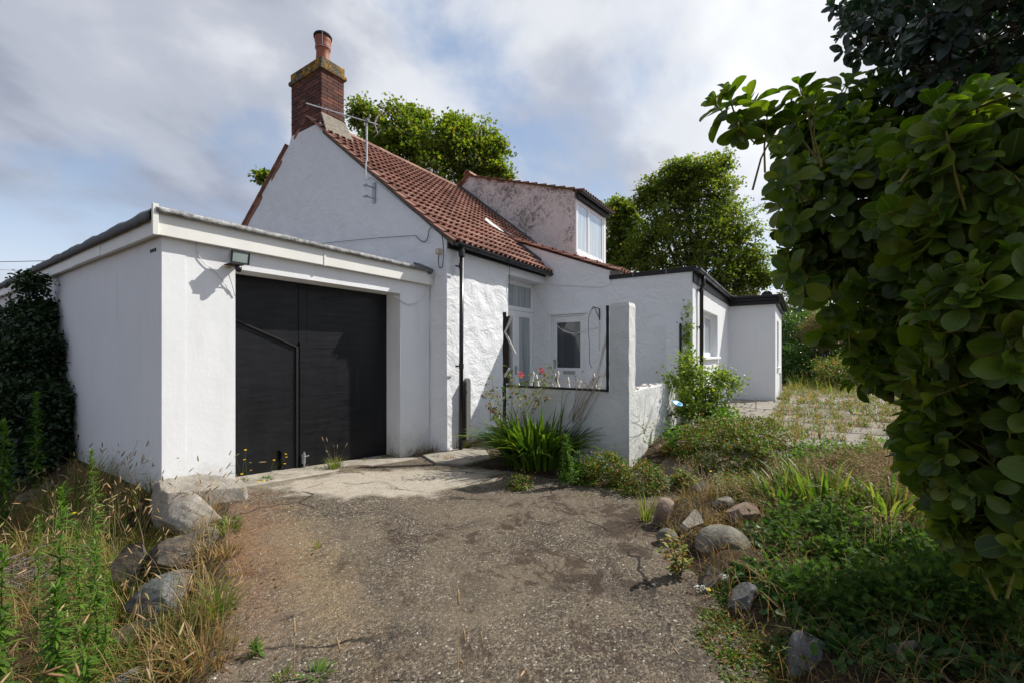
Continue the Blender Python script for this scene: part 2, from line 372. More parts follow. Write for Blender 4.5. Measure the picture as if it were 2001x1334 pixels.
    sc_ = m.N.new('ShaderNodeVectorMath'); sc_.operation = 'SCALE'; sc_.inputs[3].default_value = .5; m.L.new(nn.outputs['Color'], sc_.inputs[0]); m.L.new(sc_.outputs[0], dist.inputs[1])
    cr = m.vor(.62, dist.outputs[0], 'DISTANCE_TO_EDGE'); crm = m.M('MULTIPLY', m.ramp(cr, [(.004, 1.), (.012, 0.)]), m.ramp(m.noise(1.1, 2), [(.45, 0.), (.6, .9)]))
    c = m.mix(crm, c, (.012, .011, .010)); m.color(c)
    h = m.M('SUBTRACT', m.M('MULTIPLY', m.ramp(vd, [(0, 1.), (.6, 0.)]), .6), crm)
    b = m.bump(h, .007, .9); m.bump(m.noise(22, 5, .65), .02, .5, b); MT['drive'] = m.m
    m = Mat('pale_concrete', .9, .2); a = m.noise(5, 7, .7); f = m.noise(60, 3)
    c = m.mix(m.ramp(a, [(.35, 0.), (.65, 1.)]), (.20, .175, .145), (.37, .335, .28)); c = m.mix(m.ramp(f, [(.62, 0.), (.72, .5)]), c, (.10, .09, .08)); m.color(c); m.bump(a, .01); MT['concrete'] = m.m
    m = Mat('grey_paving_stone', .9, .2); a = m.noise(4, 6, .65); f = m.noise(70, 3)
    c = m.mix(m.obrand(), (.20, .18, .155), (.30, .27, .23)); c = m.mix(m.ramp(a, [(.4, 0.), (.7, .55)]), c, (.13, .115, .10)); c = m.mix(m.ramp(f, [(.6, 0.), (.7, .5)]), c, (.40, .38, .34)); m.color(c); m.bump(f, .003); MT['slab'] = m.m
    # ground of soil and dead straw
    m = Mat('dry_soil_and_thatch', .97, .08); a = m.noise(3, 7, .7); f = m.noise(50, 5, .75); st = m.noise(30, 3, .6, m.map((1, 5, 1), rot=(0, 0, .7)))
    c = m.mix(m.ramp(a, [(.4, 0.), (.62, 1.)]), (.035, .027, .019), (.095, .068, .042)); c = m.mix(m.ramp(st, [(.5, 0.), (.7, .55)]), c, (.17, .12, .07))
    c = m.mix(m.ramp(f, [(.55, 0.), (.7, .6)]), c, (.03, .022, .015)); m.color(c); m.bump(f, .03); MT['soil'] = m.m
    # rock
    def rock(name, c1, c2, c3):
        m = Mat(name, .9, .2); a = m.noise(5, 6, .65); f = m.noise(45, 5, .75); l = m.noise(9, 5, .6)
        c = m.mix(m.ramp(a, [(.35, 0.), (.65, 1.)]), c1, c2); c = m.mix(m.ramp(l, [(.52, 0.), (.66, .6)]), c, c3); c = m.mix(m.ramp(f, [(.55, 0.), (.68, .7)]), c, tuple(x*.45 for x in c1)); m.color(c)
        b = m.bump(a, .05, .6); m.bump(f, .012, .9, b); return m.m
    MT['rockpale'] = rock('pale_grey_rock', (.23, .21, .18), (.40, .365, .31), (.30, .22, .15))
    MT['rockdark'] = rock('dark_brown_rock', (.055, .050, .044), (.15, .125, .095), (.20, .15, .10))
    MT['rockgrey'] = rock('blue_grey_rock', (.09, .095, .098), (.20, .20, .195), (.16, .14, .11))
    MT['rockround'] = rock('rounded_grey_boulder', (.13, .125, .105), (.26, .24, .195), (.10, .09, .07))
    MT['rockpink'] = rock('pinkish_brown_rock', (.17, .12, .09), (.33, .25, .19), (.22, .17, .13))
    # foliage
    MT['gris'] = leafmat('glossy_oval_leaf', [(.035, .072, .010), (.07, .12, .013), (.105, .165, .016), (.16, .19, .025)], .42, .4, .40, (1.6, 1.8, .4), True, True)
    MT['grisedge'] = simple('yellow_green_twig', (.20, .17, .035), .6)
    MT['darkleaf'] = leafmat('dark_blueish_leaf', [(.014, .030, .018), (.026, .050, .030), (.045, .08, .045)], .34, .5, .22, (1.2, 1.6, .8), True)
    MT['syc'] = leafmat('sycamore_leaf', [(.055, .09, .016), (.09, .14, .022), (.14, .19, .032), (.18, .215, .04), (.21, .16, .05)], .5, .35, .48, (1.7, 1.9, .5))
    MT['holly'] = leafmat('dark_evergreen_leaf', [(.010, .024, .010), (.018, .040, .014), (.03, .06, .018)], .38, .4, .15)
    MT['shrub'] = leafmat('bright_shrub_leaf', [(.07, .13, .016), (.13, .21, .025), (.23, .29, .04), (.29, .31, .05)], .5, .35, .4)
    MT['ivy'] = leafmat('glossy_hedge_leaf', [(.03, .075, .012), (.06, .12, .02), (.10, .17, .03)], .35, .5, .3)
    MT['brownshrub'] = leafmat('dry_brown_foliage', [(.16, .12, .06), (.24, .18, .09), (.15, .14, .05)], .7, .2, .3)
    MT['ger'] = leafmat('geranium_leaf', [(.035, .085, .012), (.07, .14, .018), (.12, .19, .025), (.20, .17, .035), (.28, .08, .03)], .55, .3, .35)
    MT['gerdark'] = leafmat('deep_green_cut_leaf', [(.035, .075, .018), (.065, .12, .024), (.11, .18, .035)], .8, .12, .35)
    MT['bramble'] = leafmat('bramble_leaf', [(.025, .07, .016), (.045, .11, .022), (.07, .13, .026)], .5, .3, .3)
    MT['strap'] = leafmat('strap_leaf', [(.035, .085, .010), (.07, .14, .014), (.12, .19, .02), (.16, .21, .025)], .42, .4, .35, None, True)
    MT['iris'] = leafmat('iris_leaf', [(.05, .11, .02), (.10, .17, .03), (.20, .24, .05), (.30, .24, .09)], .5, .35, .35, None, True)
    MT['weed'] = leafmat('weed_leaf', [(.05, .12, .014), (.09, .18, .02), (.15, .24, .03)], .55, .3, .4)
    MT['grass'] = leafmat('mixed_grass_blade', [(.08, .12, .02), (.20, .18, .05), (.30, .19, .075), (.34, .18, .07), (.42, .29, .14)], .6, .25, .35, (1.3, 1.3, .8))
    MT['greengrass'] = leafmat('green_grass_blade', [(.05, .11, .015), (.10, .17, .022), (.20, .22, .04), (.30, .22, .07)], .6, .25, .4)
    MT['dry'] = leafmat('straw_stem', [(.30, .20, .09), (.42, .31, .16), (.52, .41, .24)], .7, .2, .25, (1.1, 1.1, 1))
    MT['head'] = leafmat('grass_seed_head', [(.22, .13, .06), (.36, .24, .12), (.48, .34, .19), (.30, .27, .10)], .8, .15, .25, (1.1, 1.1, .9))
    MT['seed'] = leafmat('pale_seed_head', [(.35, .24, .13), (.50, .37, .22), (.60, .47, .30)], .8, .15, .25, (1.1, 1.1, 1))
    MT['redleaf'] = leafmat('rusty_red_leaf', [(.25, .06, .025), (.22, .13, .03), (.10, .12, .02), (.30, .22, .05)], .5, .3, .35, (1.4, 1.2, .8))
    MT['yleaf'] = leafmat('yellow_green_leaf', [(.12, .20, .02), (.24, .29, .03), (.30, .22, .03), (.32, .10, .03)], .5, .3, .4, (1.3, 1.3, .6))
    MT['yflower'] = leafmat('yellow_petal', [(.75, .45, .01), (.85, .60, .015)], .6, .2, .3, (1.1, 1.1, .6))
    MT['wflower'] = leafmat('white_petal', [(.70, .70, .66), (.80, .80, .76)], .7, .2, .3, (1, 1, 1))
    MT['pflower'] = leafmat('pink_petal', [(.75, .10, .14), (.80, .18, .22)], .6, .2, .3, (1.1, 1, 1))
    MT['mflower'] = leafmat('magenta_petal', [(.60, .12, .36), (.65, .2, .42)], .6, .2, .3, (1.1, 1, 1))
    MT['bark'] = simple('grey_brown_bark', (.10, .075, .055), .9, .1, scale=20, bump=.01)
    MT['greenstem'] = simple('green_stem', (.12, .17, .035), .6, .3)
    MT['drystem'] = simple('pale_dead_stem', (.42, .34, .25), .85, .15)
    MT['roseleaf'] = leafmat('rose_leaf', [(.03, .08, .012), (.10, .17, .02), (.25, .27, .03), (.22, .08, .03)], .45, .35, .35)
materials()
# ------------------------------------------------------------ terrain heights
def sstep(a, b, x): t = np.clip((np.asarray(x, float)-a)/(b-a), 0, 1); return t*t*(3-2*t)
_ly = [-6, -2, 1, 2.0, 2.49, 3.21, 3.9, 4.35, 4.9, 5.27, 5.36, 20]; _lx = [-.5, .0, .42, .72, .95, 1.33, 1.60, 1.80, 2.08, 2.25, 1.6, 1.6]
def xline(y): return np.interp(y, _ly, _lx)
BED = [(1.75,-.9),(2.1,-.25),(2.5,.16),(2.95,.42),(3.4,.72),(4.05,1.12),(4.5,1.28),(5.0,1.08),(5.9,.62),(6.7,.15),(7.4,-.5),(7.4,-6),(1.2,-6)]
def polysd(x, y, poly):
    x = np.asarray(x, float); y = np.asarray(y, float); best = np.full(np.broadcast(x, y).shape, 1e9); ins = np.zeros(best.shape, bool)
    for i in range(len(poly)):
        ax, ay = poly[i]; bx, by = poly[(i+1) % len(poly)]; dx, dy = bx-ax, by-ay
        t = np.clip(((x-ax)*dx+(y-ay)*dy)/(dx*dx+dy*dy), 0, 1); best = np.minimum(best, np.hypot(x-ax-t*dx, y-ay-t*dy))
        c = ((ay > y) != (by > y)) & (x < (bx-ax)*(y-ay)/(by-ay+1e-12)+ax); ins ^= c
    return np.where(ins, best, -best)
def driveh(x, y):
    x = np.asarray(x, float); y = np.asarray(y, float)
    g = -.07*np.clip(x-2.4, -.5, 2.5)*sstep(2.0, 4.6, y)
    g = g + (-.10)*(1-sstep(2.0, 4.6, y))
    up = .15*sstep(5.3, 7.6, x)+.10*sstep(7.5, 13, x)+.012*np.clip(x-13, 0, 40)
    return g*(1-sstep(5.5, 7.5, x))+up+.014*nz(x, y, 0, 1.3, 2)*(1-sstep(6.5, 7.5, x))
def gz(x, y):
    h = driveh(x, y)
    left = sstep(.02, .42, xline(y)-x); h = h*(1-left)+left*(-.30+.03*nz(x, y, 0, 2.2, 1))-.10*left*sstep(1, 6, xline(y)-x)
    b = sstep(0, .28, polysd(x, y, BED)); h = h+.13*b+.03*b*nz(x, y, 0, 2.5, 4)
    return h
def gzf(x, y): return float(gz(x, y))
def gpos(px, py, dz=0.0):
    """ground point under a photo pixel"""
    t = (px-1000)/FPX; dr = FW+RT*t; k = (HOR-py)/FPX
    lo, hi = .3, 80
    d = .3
    while d < 80:
        if EYE+k*d < gzf(*(dr[:2]*d)): break
        d += .02+.01*d
    p = dr*d; return np.array([p[0], p[1], gzf(p[0], p[1])+dz])
def gridmesh(xs, ys, hf, mask=None):
    X, Y = np.meshgrid(xs, ys, indexing='ij'); Z = hf(X, Y); V = np.stack([X, Y, Z], -1).reshape(-1, 3)
    ni, nj = len(xs), len(ys); I, J = np.meshgrid(np.arange(ni-1), np.arange(nj-1), indexing='ij')
    a = I*nj+J; F = np.stack([a, a+nj, a+nj+1, a+1], -1)
    if mask is not None:
        cx = (X[:-1, :-1]+X[1:, 1:])/2; cy = (Y[:-1, :-1]+Y[1:, 1:])/2; F = F[mask(cx, cy)]
    F = F.reshape(-1, 4); used = np.unique(F); mp = -np.ones(len(V), int); mp[used] = np.arange(len(used))
    return V[used], mp[F]
def axis(lo, a, b, hi, st):
    s = list(np.arange(a, b+1e-6, st)); k = st; x = b
    while x < hi: k *= 1.35; x += k; s.append(min(x, hi))
    k = st; x = a; pre = []
    while x > lo: k *= 1.35; x -= k; pre.append(max(x, lo))
    return np.array(pre[::-1]+s)
def fdrive(x, y):
    """about the distance inside the edge of the drive, metres"""
    x = np.asarray(x, float); y = np.asarray(y, float); w = .035*nz(x, y, 0, 6, 3)+.02*nz(x, y, 0, 15, 5)
    f = np.minimum(x-xline(y)-.05-w, -polysd(x, y, BED)-.01+w)
    f = np.minimum(f, -np.minimum(x-5.40, y-4.90)); f = np.minimum(f, 5.57-y)
    bx = lambda x0, x1, y0, y1: np.minimum(np.minimum(x-x0, x1-x), np.minimum(y-y0, y1-y))
    f = np.minimum(f, -bx(5.30, 8.9, 1.60, 2.02)+w); f = np.minimum(f, -bx(4.90, 5.8, 1.55, 4.25)+w*2); f = np.minimum(f, -bx(7.3, 30, -9, 1.75)+w*.4)
    return f
def is_drive(x, y): return (fdrive(x, y) > 0) & (np.asarray(x) < 8.65) & (np.asarray(y) > -3)
def build_ground():
    xs = axis(-500, -3, 16, 500, .08); ys = axis(-500, -6, 8, 500, .08)
    V, F = gridmesh(xs, ys, lambda x, y: gz(x, y)-.035*sstep(-.01, .14, fdrive(x, y))*(x < 8.65)*(y > -2)-.05*((x > 7.3) & (x < 18.8) & (y < 1.70) & (y > -5.2))+.01*nz(x, y, 0, 9))
    me = npmesh('ground', V, [F], True); tag(mkobj('ground', me, MT['soil']), kind='structure')
    xs = np.arange(-.6, 8.7, .045); ys = np.arange(-1.5, 5.64, .045)
    V, F = gridmesh(xs, ys, lambda x, y: gz(x, y)+.006-.06*(1-sstep(-.09, .012, fdrive(x, y))), lambda x, y: fdrive(x, y) > -.12)
    me = npmesh('driveway', V, [F], True); dr = tag(mkobj('driveway', me, MT['drive']), kind='structure')
    # stone chippings proud of the worn surface
    n = 9000; x = RNG.uniform(-.5, 7.2, n); y = RNG.uniform(-.6, 5.5, n); k = is_drive(x, y); x, y = x[k], y[k]; z = gz(x, y)+.005
    s = RNG.uniform(.0035, .009, len(x)); T = np.array([(1,0,0),(.2,.95,0),(-.9,.4,0),(-.6,-.8,0),(.5,-.8,0),(.1,.05,.75)]); a = RNG.uniform(0, 6.28, len(x))
    ca, sa = np.cos(a), np.sin(a)
    V = np.stack([x[:,None]+s[:,None]*(T[None,:,0]*ca[:,None]-T[None,:,1]*sa[:,None]), y[:,None]+s[:,None]*(T[None,:,0]*sa[:,None]+T[None,:,1]*ca[:,None]), z[:,None]+s[:,None]*T[None,:,2]], -1).reshape(-1, 3)
    F = (np.array([(i, (i+1) % 5, 5) for i in range(5)])[None]+6*np.arange(len(x))[:, None, None]).reshape(-1, 3)
    m = Mat('stone_chipping', .85, .25); m.color(m.ramp(m.isl(), [(0, (.035, .033, .03)), (.5, (.13, .115, .095)), (.85, (.26, .23, .19)), (1, (.62, .60, .56))]))
    tag(mkobj('stone_chippings', npmesh('stone_chippings', V, [F]), m.m, dr), kind='stuff')
build_ground()
# paving slabs behind the drive
def build_patio():
    p = tag(empty('patio', (7.5, -2, .05)), kind='structure')
    me0 = []
    for v in range(3):
        b = MB(); w, l = .745, .595; z = [.01*random.uniform(-.4, .4) for _ in range(4)]
        cs = [(0, 0), (w, 0), (w, l), (0, l)]; e = .012
        vs = [(x, y, -.05) for x, y in cs]+[(x, y, z[i]-.008) for i, (x, y) in enumerate(cs)]+[(e if x == 0 else x-e, e if y == 0 else y-e, z[i]) for i, (x, y) in enumerate(cs)]
        fs = [(0,3,2,1),(8,9,10,11)]+[(i, (i+1) % 4, 4+(i+1) % 4, 4+i) for i in range(4)]+[(4+i, 4+(i+1) % 4, 8+(i+1) % 4, 8+i) for i in range(4)]
        b.add(vs, fs); me0.append(npmesh('paving_slab', np.array(b.v), list(b.f.values())))
    i = 0; x = 7.45
    while x < 18.5:
        y = 1.05-(0.0 if int(i) % 2 else .3)
        if x > 12.4: y = .02-(0 if int(i) % 2 else .3)
        while y > -5.1:
            o = bpy.data.objects.new('paving_slab', random.choice(me0)); COL.objects.link(o)
            if not o.data.materials: o.data.materials.append(MT['slab'])
            zc = gzf(x+.37, y+.3); dzdx = (gzf(x+.8, y+.3)-gzf(x, y+.3))/.8
            place(o, p, (x, y, zc+.004+random.uniform(-.012, .012))); o.rotation_euler = (random.uniform(-.012, .012), -math.atan(dzdx)+random.uniform(-.008, .008), random.uniform(-.012, .012))
            y -= .622
        x += .772; i += 1
    b = MB()
    b.prism([(9.0, .75, .10), (13.3, .66, .19), (13.35, 1.70, .19), (9.0, 1.70, .10)], (0, 0, .055)); b.build('concrete_path', MT['concrete'], p, bevel=.012)
    b = MB(); b.prism([(5.55, 3.0, -.1), (6.35, 2.75, -.1), (6.9, 3.9, -.1), (6.5, 4.6, -.1), (5.7, 4.3, -.1)], (0, 0, .12))
    b2 = MB(); q = [gpos(825, 893), gpos(880, 880), gpos(948, 884), gpos(958, 900), gpos(905, 910), gpos(850, 908)]
    b2.prism([(a[0], a[1], a[2]-.05) for a in q], (0, 0, .085)); tag(b2.build('doorstep_slab', MT['concrete'], None, bevel=.012), 'broken pale stone slab lying on the drive below the black downpipe', 'slab')
    tb = MB(); tb.prism([(2.36, 5.10, .03-.07), (4.9, 5.02, -.155-.07), (4.9, 5.66, -.155-.07), (2.36, 5.66, .03-.07)], (0, 0, .055))
    tag(tb.build('garage_threshold', MT['concrete'], None, bevel=.01), kind='structure')
build_patio()
# ------------------------------------------------------------ wall panels with uneven faces
def panel(name, mat, parent, ax, const, u0, u1, zb, zt, thick, amp=.012, st=.07, seed=0, fs=3.0, label=None):
    """closed wall; ax='x': face lies on x=const looking to -X and u runs along Y; ax='y': face on y=const looking to -Y, u along X.
    zb, zt: bottom and top as functions of u (or numbers)"""
    fb = zb if callable(zb) else (lambda u: zb); ft = zt if callable(zt) else (lambda u: zt)
    nu = max(2, int((u1-u0)/st)+1); H = max(ft(u0), ft(u1))-min(fb(u0), fb(u1)); nv = max(2, int(H/st)+1)
    us = np.linspace(u0, u1, nu); V = []
    for side in (0, 1):
        for u in us:
            a, b = fb(u), ft(u)
            for j in range(nv):
                v = j/(nv-1); z = a+(b-a)*v
                if side == 0:
                    e = min(1, (u-u0)/.12, (u1-u)/.12, (b-z)/.12 if amp < .05 else 1); e = max(0, e)
                    d = amp*e*float(nz(u, z, seed, fs, seed)+.5*nz(u, z, seed, fs*2.7, seed+3))
                    w = const-d
                else: w = const+thick
                V.append((w, u, z) if ax == 'x' else (u, w, z))
    F = []; n = nu*nv
    for i in range(nu-1):
        for j in range(nv-1):
            a = i*nv+j; F.append((a, a+nv, a+nv+1, a+1)); F.append((n+a, n+a+1, n+a+nv+1, n+a+nv))
    for i in range(nu-1):
        for j in (0, nv-1): a = i*nv+j; F.append((a, a+nv, n+a+nv, n+a))
    for j in range(nv-1):
        for i in (0, nu-1): a = i*nv+j; F.append((a, a+1, n+a+1, n+a))
    V = np.array(V); c = (V.min(0)+V.max(0))/2; me = npmesh(name, V-c, [np.array(F)]); fix_normals(me)
    try: me.polygons.foreach_set('use_smooth', np.ones(len(me.polygons), bool)); me.set_sharp_from_angle(angle=math.radians(50))
    except Exception: pass
    o = mkobj(name, me, mat, parent, c)
    if label: o['label'] = label
    return o
# ------------------------------------------------------------ garage
def cable(name, pts, r, mat, label, cat='cable', parent=None, n=5, sub=4):
    P_ = [np.array(p, float) for p in pts]; out = []
    for i in range(len(P_)-1):
        p0, p1, p2, p3 = P_[max(i-1, 0)], P_[i], P_[i+1], P_[min(i+2, len(P_)-1)]
        for k in range(sub):
            t = k/sub; out.append(.5*((2*p1)+(-p0+p2)*t+(2*p0-5*p1+4*p2-p3)*t*t+(-p0+3*p1-3*p2+p3)*t**3))
    out.append(P_[-1]); o = MB().tube(out, r, n).build(name, mat, parent, True)
    if parent is None: tag(o, label, cat)
    return o
def build_garage():
    g = empty('garage', (1.68, 5.28, -.3), 'low white rendered garage with flat felt roof and big black doors', 'garage')
    W = MT['white']
    panel('side_wall', W, g, 'x', 1.678, 5.28, 14.5, -.6, 2.70, .2, .006, .25, 1)
    panel('front_pier', W, g, 'y', 5.283, 1.680, 2.353, -.5, 2.70, .32, .004, .1, 2)
    panel('front_pier', W, g, 'y', 5.283, 4.753, 5.40, -.5, 2.70, .32, .004, .1, 3)
    panel('lintel', W, g, 'y', 5.283, 2.353, 4.753, 2.406, 2.70, .32, .003, .1, 4)
    MB().box(1.70, 5.38, 5.33, 14.5, 2.74, 2.80).build('roof_deck', MT['felt'], g)
    MB().box(1.9, 5.38, 14.3, 14.5, -.5, 2.7).build('rear_wall', W, g)
    # front fascia in two boards, side fascia in five
    zb, ztp = 2.613, 2.845
    for a, b in ((1.60, 3.395), (3.40, 5.395)):
        MB().box(a, b, 5.205, 5.245, zb, ztp).build('fascia_board', MT['fascia'], g, bevel=.004)
    MB().box(3.385, 3.415, 5.198, 5.204, zb-.004, ztp).build('joint_strip', MT['fascia'], g)
    MB().box(5.355, 5.400, 5.196, 5.204, zb-.006, ztp).build('joint_strip', MT['fascia'], g)
    MB().box(1.572, 1.62, 5.17, 5.204, zb-.012, 2.90).build('corner_strip', MT['fascia'], g, bevel=.004)
    MB().box(1.596, 1.68, 5.246, 5.283, 2.66, 2.72).build('fascia_packer', MT['fascia'], g)
    ys = [5.25, 6.9, 8.1, 10.2, 12.3, 14.5]
    for i in range(5):
        MB().box(1.60-.004*(i % 2), 1.635, ys[i], ys[i+1]-.006, zb+.004*(i % 2), 2.775).build('fascia_board', MT['fascia'], g, bevel=.003)
    MB().box(1.636, 1.678, 5.25, 14.5, zb+.02, zb+.04).build('soffit', MT['fascia'], g)
    MB().box(1.62, 5.39, 5.246, 5.283, zb+.02, zb+.04).build('soffit', MT['fascia'], g)
    # felt edges, lumpy
    def feltstrip(name, pts, w, h, mat, amp):
        V = []; n = len(pts)
        for i, (p, side) in enumerate(pts):
            a = amp*float(nz(i*.37, 1.2, 0, 1.0, 5)); c = amp*.8*float(nz(i*.9, 3.2, 0, 1.0, 7))
            p = np.array(p); s = np.array(side)
            for q, r in ((0, -.3-c*6), (0, .55), (.25, 1+a*14), (.75, .92+a*9), (1, .5), (1, 0)):
                V.append(p-s*w*.35+s*w*q+np.array((0, 0, h*r)))
        F = []
        for i in range(n-1):
            for k in range(5): F.append((i*6+k, (i+1)*6+k, (i+1)*6+k+1, i*6+k+1))
        V = np.array(V); c = V.mean(0); me = npmesh(name, V-c, [np.array(F)], True); fix_normals(me)
        o = mkobj(name, me, mat, g, c); m = o.modifiers.new('thickness', 'SOLIDIFY'); m.thickness = .008; return o
    pts = [((x, 5.20, 2.835), (0, 1, 0)) for x in np.arange(1.60, 5.33, .06)]
    feltstrip('felt_edge', pts, .12, .048, MT['felt'], .009)
    pts = [((1.595, y, 2.775), (1, 0, 0)) for y in np.arange(5.24, 14.5, .09)]
    feltstrip('felt_edge', pts, .10, .085, MT['lead'], .020)
    b = MB(); b.prism([(5.02, 5.16, 2.86), (5.36, 5.15, 2.83), (5.38, 5.3, 2.9), (5.2, 5.32, 2.93), (5.05, 5.3, 2.92)], (0, 0, .035)); b.build('crumpled_flashing', MT['lead'], g)
    MB().bar((5.29, 5.17, 2.80), (5.33, 5.17, 2.85), .07, .05).build('flashing_lump', MT['lead'], g)
    # doors
    Y = 5.605
    def dzb(x): return -.07*(x-2.4)+.012
    ld = MB(); ld.prism([(2.30, Y, dzb(2.3)), (2.92, Y, dzb(2.92)), (2.92, Y, .20), (2.95, Y, .225), (3.02, Y, .225), (3.05, Y, .19), (3.05, Y, dzb(3.05)), (3.27, Y, dzb(3.27)), (3.27, Y, 2.41), (2.30, Y, 2.41)], (0, .04, 0))
    l = ld.build('door_leaf', MT['door'], g)
    b = MB(); b.bar((2.34, Y-.012, 1.925), (3.235, Y-.012, 1.555), .02, .028, (0, -1, 0)); b.build('drip_rail', MT['blackwood'], l)
    b = MB(); b.box(3.235, 3.262, Y-.02, Y-.001, -.03, 1.56); b.build('meeting_strip', MT['blackwood'], l)
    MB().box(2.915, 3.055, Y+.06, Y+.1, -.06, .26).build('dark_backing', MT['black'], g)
    rd = MB(); rd.prism([(3.275, Y-.004, dzb(3.275)), (4.78, Y-.004, dzb(4.78)), (4.78, Y-.004, 2.41), (3.275, Y-.004, 2.41)], (0, .04, 0)); r = rd.build('door_leaf', MT['door'], g)
    b = MB(); b.box(3.28, 3.365, Y-.024, Y-.005, -.04, 1.62); b.build('cover_strip', MT['door'], r)
    MB().box(3.27, 3.40, Y-.03, Y-.025, 1.36, 1.366).build('strip_joint', MT['blackwood'], r)
    for zz in (.9, 1.55): MB().box(3.45, 4.77, Y-.0085, Y-.005, zz, zz+.006).build('board_joint', MT['blackwood'], r)
    MB().box(3.398, 3.404, Y-.0085, Y-.005, 1.63, 2.40).build('board_joint', MT['blackwood'], r)
    bo = MB().tube([(3.325, Y-.05, -.06), (3.325, Y-.05, .155)], .012, 8).box(3.30, 3.35, Y-.045, Y-.025, .0, .13)
    bo.tube([(3.325, Y-.055, .09), (3.38, Y-.075, .10)], .008, 6).build('bolt', MT['metal'], r)
    cable('cable', [(1.98, 5.275, 2.612), (1.985, 5.272, 2.50), (2.06, 5.272, 2.40), (2.16, 5.272, 2.33), (2.30, 5.272, 2.13)], .004, MT['whitecable'], '', parent=g)
    cable('cable', [(5.39, 5.22, 2.80), (5.32, 5.2, 2.6), (5.2, 5.24, 2.38), (5.0, 5.26, 2.27), (4.83, 5.265, 2.26), (4.70, 5.29, 2.34), (4.66, 5.33, 2.36)], .007, MT['whitecable'], '', parent=g)
    # small dark scars in the side wall
    b = MB()
    for k in range(5): yy = 5.42+.03*k; b.box(1.668, 1.676, yy, yy+.022, 2.49+.008*(k % 2), 2.515+.006*((k+1) % 2))
    b.build('chipped_render', MT['blackwood'], g)
    # floodlight
    f = empty('floodlight', (2.33, 5.275, 2.40), 'old grey floodlight with black sensor above the left side of the garage doors', 'floodlight')
    MB().prism([(2.245, 5.13, 2.45), (2.245, 5.11, 2.56), (2.245, 5.18, 2.575), (2.245, 5.21, 2.52), (2.245, 5.18, 2.45)], (.165, 0, 0)).build('housing', MT['metal'], f, bevel=.006)
    fr = MB(); fr.bar((2.235, 5.122, 2.446), (2.42, 5.122, 2.446), .016, .014).bar((2.235, 5.102, 2.566), (2.42, 5.102, 2.566), .016, .014).bar((2.24, 5.122, 2.446), (2.24, 5.102, 2.566), .014, .014).bar((2.414, 5.122, 2.446), (2.414, 5.102, 2.566), .014, .014)
    fr.build('front_frame', MT['black'], f)
    gm = simple('pale_green_lamp_glass', (.38, .46, .44), .15, .6); MB().prism([(2.25, 5.117, 2.455), (2.405, 5.117, 2.455), (2.405, 5.099, 2.558), (2.25, 5.099, 2.558)], (0, .008, 0)).build('lamp_glass', gm, f)
    MB().box(2.235, 2.37, 5.11, 5.28, 2.428, 2.438).build('bracket', MT['rust'], f)
    MB().lathe([(0, -.04), (.024, -.036), (.032, -.015), (.032, .02), (.016, .035), (0, .035)], (2.32, 5.14, 2.388), 12).build('sensor', MT['black'], f, True)
    MB().box(2.245, 2.29, 5.25, 5.282, 2.40, 2.43).build('mounting_block', MT['cream'], f)
    cable('cable', [(2.28, 5.15, 2.40), (2.25, 5.2, 2.33), (2.30, 5.25, 2.24), (2.345, 5.27, 2.10)], .005, MT['whitecable'], '', parent=f)
build_garage()
# ------------------------------------------------------------ cottage
GX = 5.41; XW = 8.69; XC = 10.4
def ztop_gable(y):
    if y < 8.38: return 3.33+.79*(y-4.9)
    if y < 9.57: return 6.32
    return 6.20-.735*(y-9.57)
EAVE = np.array((0, 4.72, 3.235)); SL = np.array((0, 1, .79)); SL = SL/np.linalg.norm(SL)
def roof1z(y): return 3.235+.79*(y-4.72)+.045
def tile_mesh():
    w, l = .305, .37; xs = [0, .02, .05, .075, .10, .125, .150, .17, .20, .225, .25, .275, .305]
    hs = [.0, .004, .014, .044, .052, .044, .012, .0, .012, .044, .052, .044, .004]
    V = []; n = len(xs)
    for x, h in zip(xs, hs): V.append((x, 0, h+.032))
    for x, h in zip(xs, hs): V.append((x, l, h*.35+.002))
    for x, h in zip(xs, hs): V.append((x, .0, (h+.018) if h > .02 else .000))
    V += [(x, .03, (h+.014) if h > .02 else .000) for x, h in zip(xs, hs)]
    F = []
    for i in range(n-1): F.append((i, i+1, n+i+1, n+i)); F.append((i, 2*n+i, 2*n+i+1, i+1)); F.append((2*n+i, 3*n+i, 3*n+i+1, 2*n+i+1))
    # closed left and right ends
    b = len(V); V += [(0, 0, 0), (0, l, -.012), (w, 0, 0), (w, l, -.012)]
    F4 = [(0, n, b+1, b), (n-1, b+2, b+3, 2*n-1)]
    me = npmesh('roof_tile', np.array(V), [np.array(F+F4)]); 
    sm = [True]*0
    me.materials.append(MT['tile']); return me
def basis(xd, yd):
    xd = Vector(xd).normalized(); yd = Vector(yd); yd = (yd-xd*yd.dot(xd)).normalized(); zd = xd.cross(yd)
    return Matrix((xd, yd, zd)).transposed()
def tiles(parent, me, x0, cols, start, slope, rows, gauge=.292, skip=None, jit=.004):
    sl = Vector(slope).normalized(); B = basis((1, 0, 0), sl)
    for r in range(rows):
        for c in range(cols):
            p = Vector((x0+c*.30, start[0], start[1]))+sl*(r*gauge)
            if skip and skip(p.x, p.y): continue
            o = bpy.data.objects.new('roof_tile', me); COL.objects.link(o)
            j = Vector((random.uniform(-jit, jit), 0, 0))+sl*random.uniform(-jit*1.5, jit*1.5)
            place(o, parent, p+j+Vector((0, 0, .045)))
            o.rotation_euler = (B @ Matrix.Rotation(random.uniform(-.008, .008), 3, 'Z') @ Matrix.Rotation(random.uniform(-.012, .012), 3, 'Y')).to_euler()
